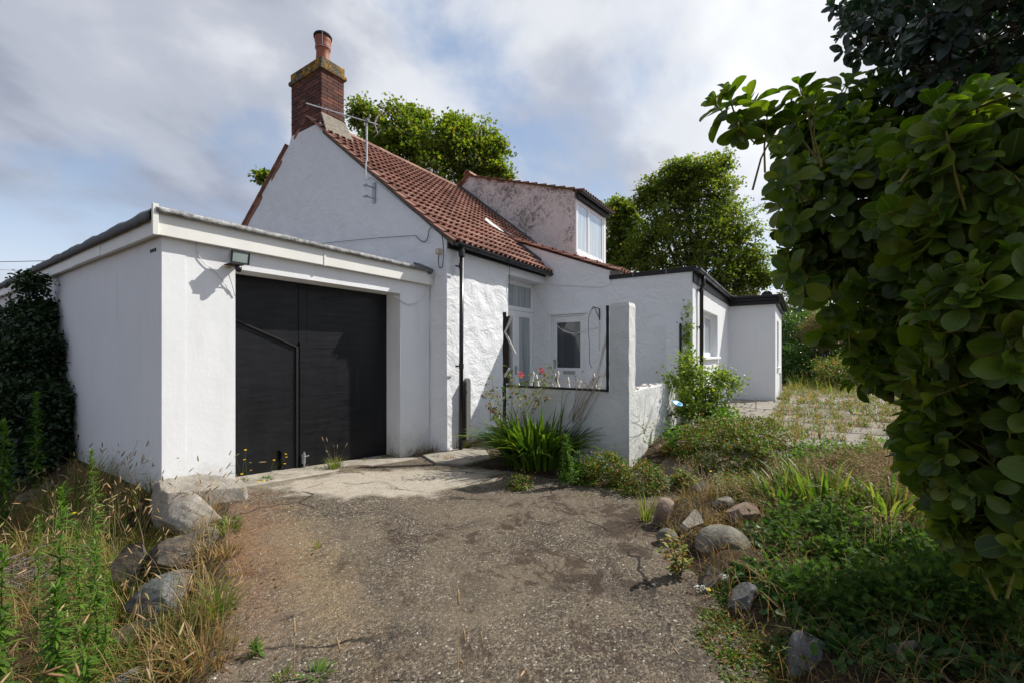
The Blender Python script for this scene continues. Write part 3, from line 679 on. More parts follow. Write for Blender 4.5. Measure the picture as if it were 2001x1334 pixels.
def slab_roof(name, mat, parent, x0, x1, y0, z0, y1, z1, th):
    b = MB(); b.prism([(x0, y0, z0), (x0, y1, z1), (x0, y1, z1-th), (x0, y0, z0-th)], (x1-x0, 0, 0)); return b.build(name, mat, parent)
def win(parent, name, ax, const, u0, u1, z0, z1, splits, frame=.055, depth=.05, glass='glass', transoms=()):
    """framed window; splits are mullion positions; returns the frame part"""
    def bx(b, ua, ub, za, zb, d0, d1):
        if ax == 'y': b.box(ua, ub, const-d0, const+d1, za, zb)
        else: b.box(const-d0, const+d1, ua, ub, za, zb)
    b = MB(); bx(b, u0, u1, z0, z0+frame, 0, depth); bx(b, u0, u1, z1-frame, z1, 0, depth); bx(b, u0, u0+frame, z0+frame, z1-frame, 0, depth); bx(b, u1-frame, u1, z0+frame, z1-frame, 0, depth)
    for s in splits: bx(b, s-frame*.4, s+frame*.4, z0+frame, z1-frame, .001, depth)
    for s in transoms: bx(b, u0+frame, u1-frame, s-frame*.4, s+frame*.4, .0015, depth)
    f = b.build(name, MT['pvc'], parent, bevel=.004)
    us = [u0+frame]+list(splits)+[u1-frame]; zs = [z0+frame]+list(transoms)+[z1-frame]
    for i in range(len(us)-1):
        for j in range(len(zs)-1):
            g = MB(); a = us[i]+(frame*.4 if i else 0); c = us[i+1]-(frame*.4 if i < len(us)-2 else 0)
            e = zs[j]+(frame*.4 if j else 0); h = zs[j+1]-(frame*.4 if j < len(zs)-2 else 0)
            s_ = .032; fr = MB(); bx(fr, a, c, e, e+s_, -.006, .04); bx(fr, a, c, h-s_, h, -.006, .04); bx(fr, a, a+s_, e+s_, h-s_, -.006, .04); bx(fr, c-s_, c, e+s_, h-s_, -.006, .04)
            fr.build('sash', MT['pvc'], f)
            bx(g, a+s_, c-s_, e+s_, h-s_, -.02, .026); g.build('pane', MT[glass], f)
    return f
def gutter(parent, a, b, r=.06, mat='black'):
    a = np.array(a, float); b = np.array(b, float); d = b-a; L = np.linalg.norm(d); d /= L; s = np.cross(d, (0, 0, 1))
    V = []; n = 9
    for p in (a, b):
        for q in (r, r-.007):
            for k in range(n): t = math.pi*k/(n-1); V.append(p+s*math.cos(t)*q-np.array((0, 0, 1))*math.sin(t)*q)
    F = []
    for k in range(n-1):
        F += [(k, 2*n+k, 2*n+k+1, k+1), (n+k, n+k+1, 3*n+k+1, 3*n+k), (k, k+1, n+k+1, n+k), (2*n+k, 3*n+k, 3*n+k+1, 2*n+k+1)]
    F += [(0, n, 3*n, 2*n), (n-1, 2*n-1, 4*n-1, 3*n-1)]
    m = MB().add(V, F); u = (a, b)
    for e in u: m.add([e+s*math.cos(math.pi*k/(n-1))*r*1.02-np.array((0, 0, 1))*math.sin(math.pi*k/(n-1))*r*1.02+d*.004*(1 if e is b else -1) for k in range(n)], [tuple(range(n))])
    o = m.build('gutter', MT[mat], parent)
    k = 0.5
    while k < L-.2:
        p = a+d*k; bb = MB(); vs = []
        for q, off in ((r+.006, -.02), (r+.006, .02)):
            for i in range(n): t = math.pi*i/(n-1); vs.append(p+d*off+s*math.cos(t)*q-np.array((0, 0, 1))*math.sin(t)*q)
        bb.add(vs, [(i, i+n, i+n+1, i+1) for i in range(n-1)]); cl = bb.build('gutter_clip', MT[mat], o); mm = cl.modifiers.new('t', 'SOLIDIFY'); mm.thickness = .004
        k += .95
    return o
def build_cottage():
    c = empty('cottage', (5.41, 4.9, -.2), 'white roughcast cottage with red pantile roof, brick chimney and dormer', 'cottage')
    R = MT['render']; R2 = MT['render2']
    panel('gable_wall', R, c, 'x', GX, 4.902, 13.0, -.5, ztop_gable, .35, .022, .07, 1, 2.6)
    panel('front_wall', R, c, 'y', 4.90, GX+.002, 7.21, -.4, 3.33, .36, .016, .06, 3, 3.2)
    panel('lintel', R2, c, 'y', 4.901, 7.21, XW+.01, 3.046, 3.33, .34, .004, .1, 5)
    panel('recess_cheek', R2, c, 'x', 7.05, 5.26, 5.3, -.2, 3.2, .15, 0, .5, 5)
    # cross wall with the white door
    def tc(y): return 3.0 if y < 3.30 else 3.16+.39*(y-3.26)
    panel('cross_wall', R2, c, 'x', XW, 1.735, 3.915, -.3, lambda y: tc(y) if y < 3.30 else tc(y), .3, .010, .06, 7)
    panel('cross_wall', R2, c, 'x', XW, 3.915, 4.735, 2.33, tc, .3, .006, .06, 7)
    panel('cross_wall', R2, c, 'x', XW, 4.735, 6.1, -.3, tc, .3, .010, .06, 7)
    # thicker skin of render under the verge
    top = [(XW-.02, y, tc(y)-.01) for y in np.linspace(5.0, 3.35, 12)]
    bot = [(XW-.02, y, z) for y, z in ((3.33, 2.92), (3.45, 2.86), (3.62, 2.86), (3.9, 2.90), (4.2, 2.94), (4.5, 2.98), (4.75, 3.03), (4.93, 3.10))]
    MB().prism(top+bot, (.03, 0, 0)).build('render_patch', R2, c, bevel=.006)
    MB().box(XW+.0, XW+.25, 3.14, 3.40, 3.001, 3.19).build('verge_block', MT['cement'], c, bevel=.02)
    # internal floor / dark behind
    # rear slope and roof body
    rf = empty('roof', (7.5, 7, 3.3)); place(rf, c, (7.5, 7, 3.3))
    slab_roof('roof_underlay', MT['cement'], rf, GX+.03, XC+.0, 4.80, 3.30, 8.98, 6.60, .06)
    slab_roof('roof_underlay', MT['cement'], rf, XC, 14.0, 7.5, 5.43, 8.98, 6.60, .10)
    slab_roof('roof_underlay', MT['tile'], rf, GX+.0, 14.0, 9.02, 6.60, 13.3, 3.45, .10)
    tm = tile_mesh()
    tiles(rf, tm, GX-.07, 17, (4.70, 3.225), SL, 18, skip=lambda x, y: (x+.25 > XW and y < 5.85) or (x+.2 > XC))
    # half tile strip at the cross wall, lead lining the junction
    for (xa, y0, y1) in ((XW, 4.72, 6.08), (XC, 6.1, 9.0)):
        z0, z1 = roof1z(y0), roof1z(y1)
        MB().prism([(xa-.012, y0, z0), (xa-.012, y1, z1), (xa-.012, y1, z1+.14), (xa-.012, y0, z0+.14)], (-.008, 0, 0)).build('lead_flashing', MT['lead'], rf)
        MB().prism([(xa-.02, y0, z0+.05), (xa-.02, y1, z1+.05), (xa-.09, y1, z1+.045), (xa-.09, y0, z0+.045)], (0, 0, .012)).build('lead_flashing', MT['lead'], rf)
    q = [(8.35, 6.35), (8.66, 6.55), (8.67, 6.0), (8.45, 6.02), (8.30, 6.18)]
    MB().prism([(x, y, roof1z(y)+.085) for x, y in q], (0, 0, .02)).build('loose_lead_sheet', MT['ltlead'], rf, bevel=.004)
    # ridge tiles
    rm = MB(); n = 7; vs = []
    for xx, rr in ((0, .125), (.45, .118)):
        for q in (rr, rr-.018):
            for k in range(n): t = math.pi*k/(n-1); vs.append((xx, math.cos(t)*q, math.sin(t)*q*.85))
    fs = []
    for k in range(n-1): fs += [(k, k+1, 2*n+k+1, 2*n+k), (n+k, 3*n+k, 3*n+k+1, n+k+1), (k, n+k, n+k+1, k+1), (2*n+k, 2*n+k+1, 3*n+k+1, 3*n+k)]
    fs += [(0, 2*n, 3*n, n), (n-1, 2*n-1, 4*n-1, 3*n-1)]
    rm.add(vs, fs); rme = npmesh('ridge_tile', np.array(rm.v), list(rm.f.values())); rme.materials.append(MT['tile']); fix_normals(rme)
    x = 6.0
    while x < XC-.05:
        o = bpy.data.objects.new('ridge_tile', rme); COL.objects.link(o); place(o, rf, (x, 9.0, 6.60+random.uniform(-.006, .006))); o.rotation_euler = (0, random.uniform(-.012, .012), random.uniform(-.01, .01)); x += .44
    MB().box(5.96, XC, 8.87, 9.13, 6.52, 6.612).build('mortar_bed', MT['cement'], rf)
    # verge of the rear slope as seen from the yard
    ds = Vector((0, 1, -.735)).normalized(); B = basis((1, 0, 0), -ds)
    p = Vector((GX-.06, 9.75, 6.10))
    for k in range(15):
        o = bpy.data.objects.new('roof_tile', tm); COL.objects.link(o); q = p+ds*(.292*(k+1)); place(o, rf, q+Vector((0, 0, .03))); o.rotation_euler = B.to_euler()
    # lower lean-to verge
    lr = empty('lean_to_roof', (9, 5, 3.3)); place(lr, c, (9, 5, 3.3))
    S2 = Vector((0, 1, .39)); 
    slab_roof('roof_underlay', MT['tile'], lr, XW+.02, 14.0, 3.20, 3.155, 6.6, 3.155+.39*3.4, .08)
    tiles(lr, tm, XW-.075, 5, (3.10, 3.10), S2, 11, gauge=.29, skip=lambda x, y: (x > XC-.1 and y > 4.7) or (x > 9.6 and y > 5.4), jit=.009)
    # dormer
    dm = empty('dormer', (XC, 4.96, 3.8)); place(dm, c, (XC, 4.96, 3.8))
    def tch(y): return 5.72+.325*(y-4.96) if y < 8.5 else 6.87-.62*(y-8.5)
    panel('dormer_cheek', MT['cheek'], dm, 'x', XC, 4.97, 9.05, 3.4, tch, .15, .015, .08, 9, 2.4)
    slab_roof('dormer_deck', MT['cement'], dm, XC+.0, 12.62, 4.85, 5.695, 8.5, 6.88, .06)
    slab_roof('dormer_deck', MT['tile'], dm, XC+.0, 12.62, 8.5, 6.88, 9.6, 6.2, .06)
    tm2 = tm.copy(); tm2.materials.clear(); tm2.materials.append(MT['mosstile'])
    tiles(dm, tm2, XC-.09, 8, (4.72, 5.60), Vector((0, 1, .325)), 13, gauge=.295, skip=lambda x, y: y > 8.4, jit=.008)
    o = bpy.data.objects.new('ridge_tile', rme); COL.objects.link(o); place(o, dm, (XC-.1, 8.52, 6.93)); 
    ds2 = Vector((0, 1, -.62)).normalized(); B2 = basis((1, 0, 0), -ds2)
    for k in range(3):
        o = bpy.data.objects.new('roof_tile', tm); COL.objects.link(o); place(o, dm, Vector((XC-.09, 8.5, 6.93))+ds2*(.28*(k+1))); o.rotation_euler = B2.to_euler()
    MB().box(12.25, 12.43, 4.96, 7.0, 3.6, 5.7).build('dormer_cheek', MT['cheek'], dm)
    win(dm, 'dormer_window', 'y', 4.93, XC+.02, 12.26, 4.12, 5.50, (11.2,), .07, .08, 'paintedskyglass')
    MB().box(XC-.0, 12.43, 4.90, 4.955, 3.95, 4.115).build('sill_board', MT['pvc'], dm, bevel=.004)
    MB().box(12.262, 12.43, 4.92, 4.958, 4.12, 5.50).build('corner_board', MT['pvc'], dm)
    MB().box(XC-.02, 12.5, 4.84, 4.90, 5.505, 5.68).build('fascia_board', MT['blackwood'], dm)
    gutter(dm, (XC-.06, 4.77, 5.66), (12.52, 4.77, 5.66), .058)
    # chimney
    ch = empty('chimney', (5.68, 8.98, 6.3)); place(ch, c, (5.68, 8.98, 6.3))
    x0, x1, y0, y1 = GX+.0, 5.95, 8.40, 9.55
    MB().box(x0+.018, x1-.018, y0+.018, y1-.018, 6.0, 7.50).build('chimney_core', MT['mortar'], ch)
    bm_ = MB().box(-.108, .108, -.05, .05, -.0325, .0325); br = npmesh('brick', np.array(bm_.v), list(bm_.f.values())); br.materials.append(MT['brick'])
    bh = MB().box(-.051, .051, -.05, .05, -.0325, .0325); brh = npmesh('brick', np.array(bh.v), list(bh.f.values())); brh.materials.append(MT['brick'])
    z = 6.36; row = 0; cnt = 0
    while z < 7.42:
        for ax, fixed, sgn, a, b in (('y', y0, -1, x0, x1), ('x', x0, -1, y0, y1), ('x', x1, 1, y0, y1), ('y', y1, 1, x0, x1)):
            u = a; first = True
            if ax == 'x': a2, b2 = a+.101, b-.101
            else: a2, b2 = a, b
            L = b2-a2; nn = round(L/.226) if True else 0; unit = L/max(1, nn if nn*.226 <= L+.05 else nn)
            off = (row % 2)*.5
            k = 0; u = a2
            segs = []
            if off: segs.append(unit/2)
            while sum(segs) < L-1e-3:
                segs.append(min(unit, L-sum(segs)))
            for sg in segs:
                if sg < .03: u += sg; continue
                wf = sg/.226; cu = u+sg/2; u += sg
                if ax == 'x' and fixed == x1 and z < 6.9 and False: continue
                o = bpy.data.objects.new('brick', br); COL.objects.link(o)
                dep = random.uniform(-.003, .004)
                if ax == 'y': loc = (cu, fixed-sgn*.05+sgn*dep, z); o.scale = (wf, 1, 1)
                else: loc = (fixed-sgn*.05+sgn*dep, cu, z); o.rotation_euler = (0, 0, math.pi/2); o.scale = (wf, 1, 1)
                place(o, ch, (loc[0], loc[1], loc[2]+random.uniform(-.002, .002))); cnt += 1
        z += .0755; row += 1
    MB().box(x0-.045, x1+.045, y0-.045, y1+.045, 7.44, 7.52).build('chimney_band', MT['lichen'], ch, bevel=.012)
    MB().box(x0-.012, x1+.012, y0-.012, y1+.012, 7.521, 7.70).build('chimney_cap', MT['lichen'], ch, bevel=.015)
    ven = MB()
    for k in (8.62, 9.1):
        for j in range(4):
            for i in range(2): ven.box(x0-.0145, x0-.010, k+.055*j, k+.04+.055*j, 7.60+.04*i, 7.625+.04*i)
    ven.build('vent_slots', MT['potrim'], ch)
    fl = MB(); zr = lambda y: roof1z(y)
    fl.prism([(GX-.02, 8.385, 6.52), (5.985, 8.385, 6.52), (6.04, 8.15, zr(8.15)+.05), (GX-.05, 8.15, zr(8.15)+.05)], (0, .03, .0)); fl.build('cement_flaunching', MT['cement'], ch, bevel=.01)
    MB().prism([(x1+.001, 8.3, 6.15), (x1+.001, 9.0, 6.66), (x1+.001, 9.5, 6.3), (x1+.001, 9.5, 6.60), (x1+.001, 9.0, 6.86), (x1+.001, 8.38, 6.55)], (.03, 0, 0)).build('cement_flaunching', MT['cement'], ch)
    pc = (5.70, 8.80, 7.69)
    MB().lathe([(.165, -.02), (.16, .0), (.15, .06), (.137, .30), (.135, .44), (.155, .47), (.16, .50), (.15, .54), (.165, .60), (.172, .64), (.172, .69), (.165, .70), (.14, .70), (.125, .60), (.12, .1)], pc, 26).build('chimney_pot', MT['pot'], ch, True)
    MB().lathe([(.172, .690), (.190, .692), (.192, .735), (.175, .76), (.13, .77), (.12, .70)], pc, 26).build('pot_cowl', MT['potrim'], ch, True)
    wr = MB(); ring = [(pc[0]+.157*math.cos(t), pc[1]+.157*math.sin(t), pc[2]+.455) for t in np.linspace(0, 2*math.pi, 22)]; wr.tube(ring, .006, 5)
    for t in (-2.2, -.6, 1.6): wr.tube([(pc[0]+.160*math.cos(t), pc[1]+.160*math.sin(t), pc[2]+.455), (pc[0]+.19*math.cos(t), pc[1]+.19*math.sin(t), pc[2]+.60), (pc[0]+.195*math.cos(t), pc[1]+.195*math.sin(t), pc[2]+.72)], .005, 5)
    wr.build('wire_strap', MT['alu'], ch)
    # gutter and downpipe
    gutter(c, (GX+.05, 4.72, 3.285), (XW-.02, 4.72, 3.255), .062)
    dp = MB().lathe([(.052, 0), (.052, .10), (.038, .13), (.038, .14)], (5.60, 4.74, 3.08), 14).tube([(5.60, 4.74, 3.1), (5.60, 4.76, -.15)], .036, 12)
    d = dp.build('downpipe', MT['black'], c, True)
    for zz in (2.92, 1.26): MB().lathe([(.043, -.04), (.043, .04)], (5.60, 4.75, zz), 14).box(5.555-.03, 5.645+.02, 4.80, 4.815, zz-.012, zz+.012).build('pipe_collar', MT['black'], d)
    MB().box(GX+.0, XW, 4.86, 4.885, 3.20, 3.29).build('eaves_board', MT['blackwood'], c)
    # air vent low in the front wall
    v = MB().box(6.62, 6.80, 4.865, 4.885, .26, .50)
    vo = v.build('air_vent', MT['white'], c)
    b = MB()
    for i in range(4):
        for j in range(4): b.box(6.645+.038*i, 6.665+.038*i, 4.860, 4.8645, .29+.05*j, .315+.05*j)
    b.build('vent_slots', MT['black'], vo)
    # french doors with a high light over them
    fd = empty('french_door', (7.95, 5.2, .15)); place(fd, c, (7.95, 5.2, .15))
    win(fd, 'top_light', 'y', 5.20, 7.21, 8.69, 2.40, 3.044, (), .06, .07, 'curtain')
    for a, b_ in ((7.27, 7.975), (7.980, 8.685)):
        lf = win(fd, 'door_leaf', 'y', 5.205, a, b_, .16, 2.395, (), .09, .055, 'curtain', (0.55,))
    MB().box(7.935, 7.965, 5.185, 5.20, 1.02, 1.22).tube([(7.95, 5.15, 1.14), (7.85, 5.15, 1.14)], .009, 6).tube([(7.95, 5.2, 1.14), (7.95, 5.15, 1.14)], .009, 6).build('handle', MT['metal'], fd)
    for zz in (2.2, 1.25, .4): MB().box(8.655, 8.685, 5.18, 5.2, zz, zz+.09).build('hinge', MT['pvc'], fd)
    MB().box(7.2, 8.69, 5.1, 5.3, .02, .158).build('threshold', MT['concrete'], fd)
    # white door in the cross wall
    wd = empty('entrance_door', (8.72, 4.32, .2)); place(wd, c, (8.72, 4.32, .2))
    fr = MB().box(XW+.02, XW+.09, 3.92, 3.955, .15, 2.325).box(XW+.02, XW+.09, 4.695, 4.73, .15, 2.325).box(XW+.02, XW+.09, 3.955, 4.695, 2.285, 2.325); fr.build('door_frame', MT['pvc'], wd, bevel=.004)
    lf = MB().box(XW+.035, XW+.08, 3.96, 4.035, .2, 2.28).box(XW+.035, XW+.08, 4.605, 4.69, .2, 2.28).box(XW+.035, XW+.08, 4.035, 4.605, 2.16, 2.28).box(XW+.035, XW+.08, 4.035, 4.605, .96, 1.16).box(XW+.045, XW+.075, 4.035, 4.605, .3, .96).box(XW+.035, XW+.08, 4.035, 4.605, .2, .3)
    l = lf.build('door_leaf', MT['pvc'], wd, bevel=.003)
    MB().box(XW+.05, XW+.06, 4.035, 4.605, 1.16, 2.16).build('pane', MT['glass'], l)
    MB().box(XW+.024, XW+.034, 4.15, 4.45, 1.02, 1.10).build('letterbox', MT['metal'], l, bevel=.003)
    MB().box(XW+.0355-.012, XW+.034, 4.635, 4.665, 1.14, 1.34).tube([(XW-.01, 4.65, 1.27), (XW-.01, 4.54, 1.27)], .009, 6).build('handle', MT['metal'], l)
    MB().box(XW-.03, XW+.05, 3.86, 4.80, 2.332, 2.365).build('drip_board', MT['pvc'], wd)
    MB().box(XW-.0, XW+.3, 3.9, 4.75, .0, .19).build('doorstep', MT['concrete'], wd)
    # cables and junction box on the gable
    gx = GX-.045
    def gp(px, py, off=0.):
        t = (px-1000)/FPX; dr = FW+RT*t; d = (gx-off)/dr[0]; return (gx-off, dr[1]*d, EYE+(HOR-py)/FPX*d)
    cable('wall_cable', [gp(585, 482), gp(650, 474), gp(720, 467), gp(775, 463), gp(812, 461)], .006, MT['greycable'], 'thin grey cable running straight across the gable wall just above the garage roof')
    cable('wall_cable', [gp(812, 461), gp(822, 471), gp(831, 472), gp(836, 462), gp(838, 450), gp(845, 444), gp(856, 450), gp(864, 465), gp(866, 495), gp(864, 520), gp(858, 523), gp(856, 510), gp(857, 498)], .009, MT['greycable'], 'thick grey cable looping down the right corner of the gable wall')
    cable('aerial_cable', [gp(718, 352), gp(724, 348), gp(735, 355), gp(770, 384), gp(800, 408), gp(842, 440)], .005, MT['greycable'], 'thin aerial cable following the roof slope down the gable wall')
    jb = gp(857, 492); MB().box(jb[0]-.05, jb[0]+.03, jb[1]-.035, jb[1]+.035, jb[2]-.045, jb[2]+.045).build('junction_box', MT['cream'], c, bevel=.006)
    cable('wall_cable', [gp(860, 523), gp(866, 535), gp(858, 541), gp(848, 540), gp(840, 545)], .006, MT['whitecable'], 'short white cable joining the gable cables to the end of the garage fascia')
build_cottage()
# ------------------------------------------------------------ flat roofed extension
def build_extension():
    e = empty('extension', (8.69, .6, 0), 'white flat-roofed extension with black fascia stepping out at the right of the cottage', 'extension')
    R2 = MT['render2']; W = MT['white']
    # front wall A at y=1.73 with a window opening
    YA = 1.73
    def fw(u0, u1, z0, z1): return panel('front_wall', R2 if False else W, e, 'y', YA, u0, u1, z0, z1, .25, .004, .15, 11)
    fw(XW+.002, 9.74, -.2, 2.95); fw(11.55, 13.37, -.2, 2.95); fw(9.74, 11.55, -.2, 1.40); fw(9.74, 11.55, 2.38, 2.95)
    win(e, 'window', 'y', YA+.13, 9.74, 11.55, 1.40, 2.38, (10.62,), .07, .06, 'curtain')
    MB().box(9.66, 11.66, YA-.06, YA+.14, 1.345, 1.40).build('window_sill', W, e, bevel=.008)
    panel('side_wall', W, e, 'x', 13.37, .618, 1.98, -.1, 2.9, .2, .003, .15, 12)
    # front of the step-out: wall with a narrow window
    panel('front_wall', W, e, 'y', .62, 13.372, 14.3, -.1, 2.9, .2, .003, .2, 13)
    panel('front_wall', W, e, 'y', .62, 15.2, 17.2, -.1, 2.9, .2, .003, .2, 13)
    panel('front_wall', W, e, 'y', .62, 14.3, 15.2, -.1, 1.1, .2, .003, .2, 13)
    panel('front_wall', W, e, 'y', .62, 14.3, 15.2, 2.4, 2.9, .2, .003, .2, 13)
    win(e, 'window', 'y', .68, 14.3, 15.2, 1.1, 2.4, (), .06, .05, 'glass')
    MB().box(14.24, 15.26, .55, .70, 1.05, 1.10).build('window_sill', W, e)
    MB().tube([(14.9, .56, .9), (14.9, .56, .15)], .03, 8).tube([(14.9, .6, .9), (14.9, .53, .9)], .035, 8).build('waste_pipe', MT['pvc'], e)
    MB().box(17.0, 17.2, .63, 6, -.1, 2.9).build('end_wall', W, e)
    MB().box(13.6, 13.7, 1.9, 3.5, 0, 2.9).build('inner_wall', W, e)
    # roofs and trims
    MB().box(XW+.02, 13.4, 1.70, 3.6, 2.96, 3.03).build('roof_deck', MT['felt'], e)
    MB().box(13.36, 17.2, .60, 5.8, 2.93, 2.99).build('roof_deck', MT['felt'], e)
    t = MB().prism([(XW-.03, 1.66, 3.0), (XW-.03, 3.36, 3.0), (XW-.03, 3.36, 3.085), (XW-.03, 1.66, 3.10)], (.14, 0, 0)); t.build('roof_trim', MT['blackwood'], e, bevel=.006)
    for yy in (2.2, 2.85): MB().box(XW-.035, XW-.029, yy, yy+.012, 3.0, 3.09).build('trim_joint', MT['felt'], e)
    MB().box(XW-.02, 13.35, 1.70, 1.728, 2.80, 3.0).build('fascia_board', MT['blackwood'], e)
    gutter(e, (XW-.10, 1.63, 3.04), (13.25, 1.63, 2.985), .065)
    MB().box(13.27, 13.368, .52, 1.70, 2.76, 2.86).box(13.22, 13.36, .50, 1.72, 2.865, 2.935).box(13.17, 13.36, .48, 1.74, 2.94, 3.0).build('roof_trim', MT['blackwood'], e, bevel=.006)
    MB().box(13.37, 17.3, .56, .60, 2.76, 2.93).build('fascia_board', MT['blackwood'], e)
    gutter(e, (13.12, .50, 2.97), (17.3, .50, 2.93), .065)
    dp = MB().tube([(9.60-.42, 1.63, 2.98), (9.60-.42, 1.63, 2.82), (9.18, 1.665, 2.74), (9.18, 1.665, .2)], .036, 12); d = dp.build('downpipe', MT['black'], e, True)
    for zz in (2.7, 1.98): MB().lathe([(.044, -.03), (.044, .03)], (9.18, 1.665, zz), 14).box(9.03, 9.22, 1.70, 1.715, zz-.01, zz+.01).build('pipe_collar', MT['black'], d)
    c = [(13.355, .62+.03*i, 2.02+.03*math.sin(i*.8)-.012*i*(i > 9)) for i in range(32)]
build_extension()
# ------------------------------------------------------------ roofless porch
def build_porch():
    p = empty('porch_wall', (5.73, 1.94, 0), 'weathered grey low porch wall with a tall corner pillar in front of the white door', 'wall')
    O = MT['oldrender']
    panel('low_wall', O, p, 'x', 5.73, 1.945, 3.90, -.3, .95, .24, .010, .06, 21, label='shaded low wall with black edging along its top')
    panel('low_wall', O, p, 'y', 1.94, 5.732, 8.66, -.3, lambda u: .95+.012*float(nz(u, 0, 0, 6)), .22, .010, .06, 22, label='sunlit low wall running to the extension')
    # pillar
    n = 26; V = []; F = []
    for i in range(n):
        z = .94+(2.15-.94)*i/(n-1)
        ring = []
        for (a, b) in ((0, 0), (.09, 0), (.18, 0), (.27, 0), (.27, .09), (.27, .18), (.27, .27), (.18, .27), (.09, .27), (0, .27), (0, .18), (0, .09)):
            ox = .008*float(nz(a*9, b*9, z, 5, 1)); oy = .008*float(nz(a*9, b*9, z, 5, 2))
            k = .012 if i == n-1 else 0; ring.append((5.73+a+ox+(k if a == 0 else -k if a == .27 else 0), 1.94+b+oy+(k if b == 0 else -k if b == .27 else 0), z))
        V += ring
    for i in range(n-1):
        for k in range(12): k2 = (k+1) % 12; F.append((i*12+k, i*12+k2, (i+1)*12+k2, (i+1)*12+k))
    b = MB().add(V, F+[tuple(range((n-1)*12, n*12))]); b.build('pillar', O, p)
    MB().box(8.55, 8.688, 1.93, 2.18, -.1, 2.02).build('pilaster', MT['render2'], p, bevel=.01)
    BW = MT['blackwood']
    def strip(pts, w, name='black_edging'):
        b = MB(); b.tube(pts, [w*(1+.25*float(nz(i*.9, w*40))) for i in range(len(pts))], 5); return b.build(name, BW, p)
    strip([(5.735, 2.245, z) for z in np.linspace(.94, 2.12, 22)], .022)
    strip([(5.735, y, .958) for y in np.linspace(2.24, 3.93, 30)], .020)
    MB().box(8.535, 8.575, 1.90, 1.935, .95, 2.03).build('black_edging', BW, p)
    bl = MB()
    for k in range(8): bl.box(5.80, 5.88, 2.2+.2*k, 2.2+.2*k+.05, .95, 1.0+.01*k)
    # debris on the sunlit wall top
    st = MB()
    for k in range(14):
        x = random.uniform(6.1, 7.2); y = random.uniform(1.97, 2.1); a = random.uniform(0, 3); st.bar((x, y, .965), (x+.12*math.cos(a), y+.04*math.sin(a), .985), .03, .015)
    st.build('loose_render_flakes', MT['rawwood'], p)
    # broken white sash pieces left on the sill
    for k, (y, h, dy, w) in enumerate(((3.52, .22, -.05, .035), (3.38, .18, .04, .03), (3.10, .24, -.06, .035), (3.02, .20, .07, .03), (2.86, .16, .02, .03), (2.72, .12, -.04, .03), (2.55, .16, -.07, .035), (2.44, .22, .03, .035))):
        b = MB(); b.prism([(5.82, y, .95), (5.82, y+w*1.3, .95), (5.82, y+dy+w, .95+h), (5.82, y+dy+w*.4, .95+h*1.08), (5.82, y+dy, .95+h*.9)], (.02, 0, 0)); b.build('broken_sash_piece', MT['whitewood'], p)
    for (a, b_) in (((5.86, 2.50, .96), (5.80, 2.28, 1.72)), ((5.90, 2.44, .96), (5.86, 2.27, 1.35))):
        MB().bar(a, b_, .022, .03).build('broken_sash_piece', MT['whitewood'], p)
    # black post at the open end with two splayed white brackets
    q = empty('porch_post', (5.74, 3.96, .0), 'charred black timber post with white sticks nailed on at the end of the porch wall', 'post')
    b = MB(); b.tube([(5.74+.004*math.sin(i), 3.97+.005*math.cos(i*1.7), z) for i, z in enumerate(np.linspace(-.1, 2.12, 26))], [.030*(1+.2*float(nz(i*.8, 3))) for i in range(26)], 6); b.build('post', BW, q)
    MB().box(5.70, 5.735, 3.86, 3.95, 1.0, 2.05).build('post_board', simple('dark_scorched_board', (.04, .032, .028), .8, .2, scale=25), q)
    for a, b_ in (((5.69, 3.93, 1.79), (5.70, 3.79, 2.07)), ((5.69, 3.92, 1.80), (5.70, 3.74, 1.46)), ((5.69, 3.93, 1.10), (5.70, 3.85, 1.24))):
        MB().bar(a, b_, .035, .012, (1, 0, 0)).build('nailed_stick', MT['whitewood'], q)
build_porch()
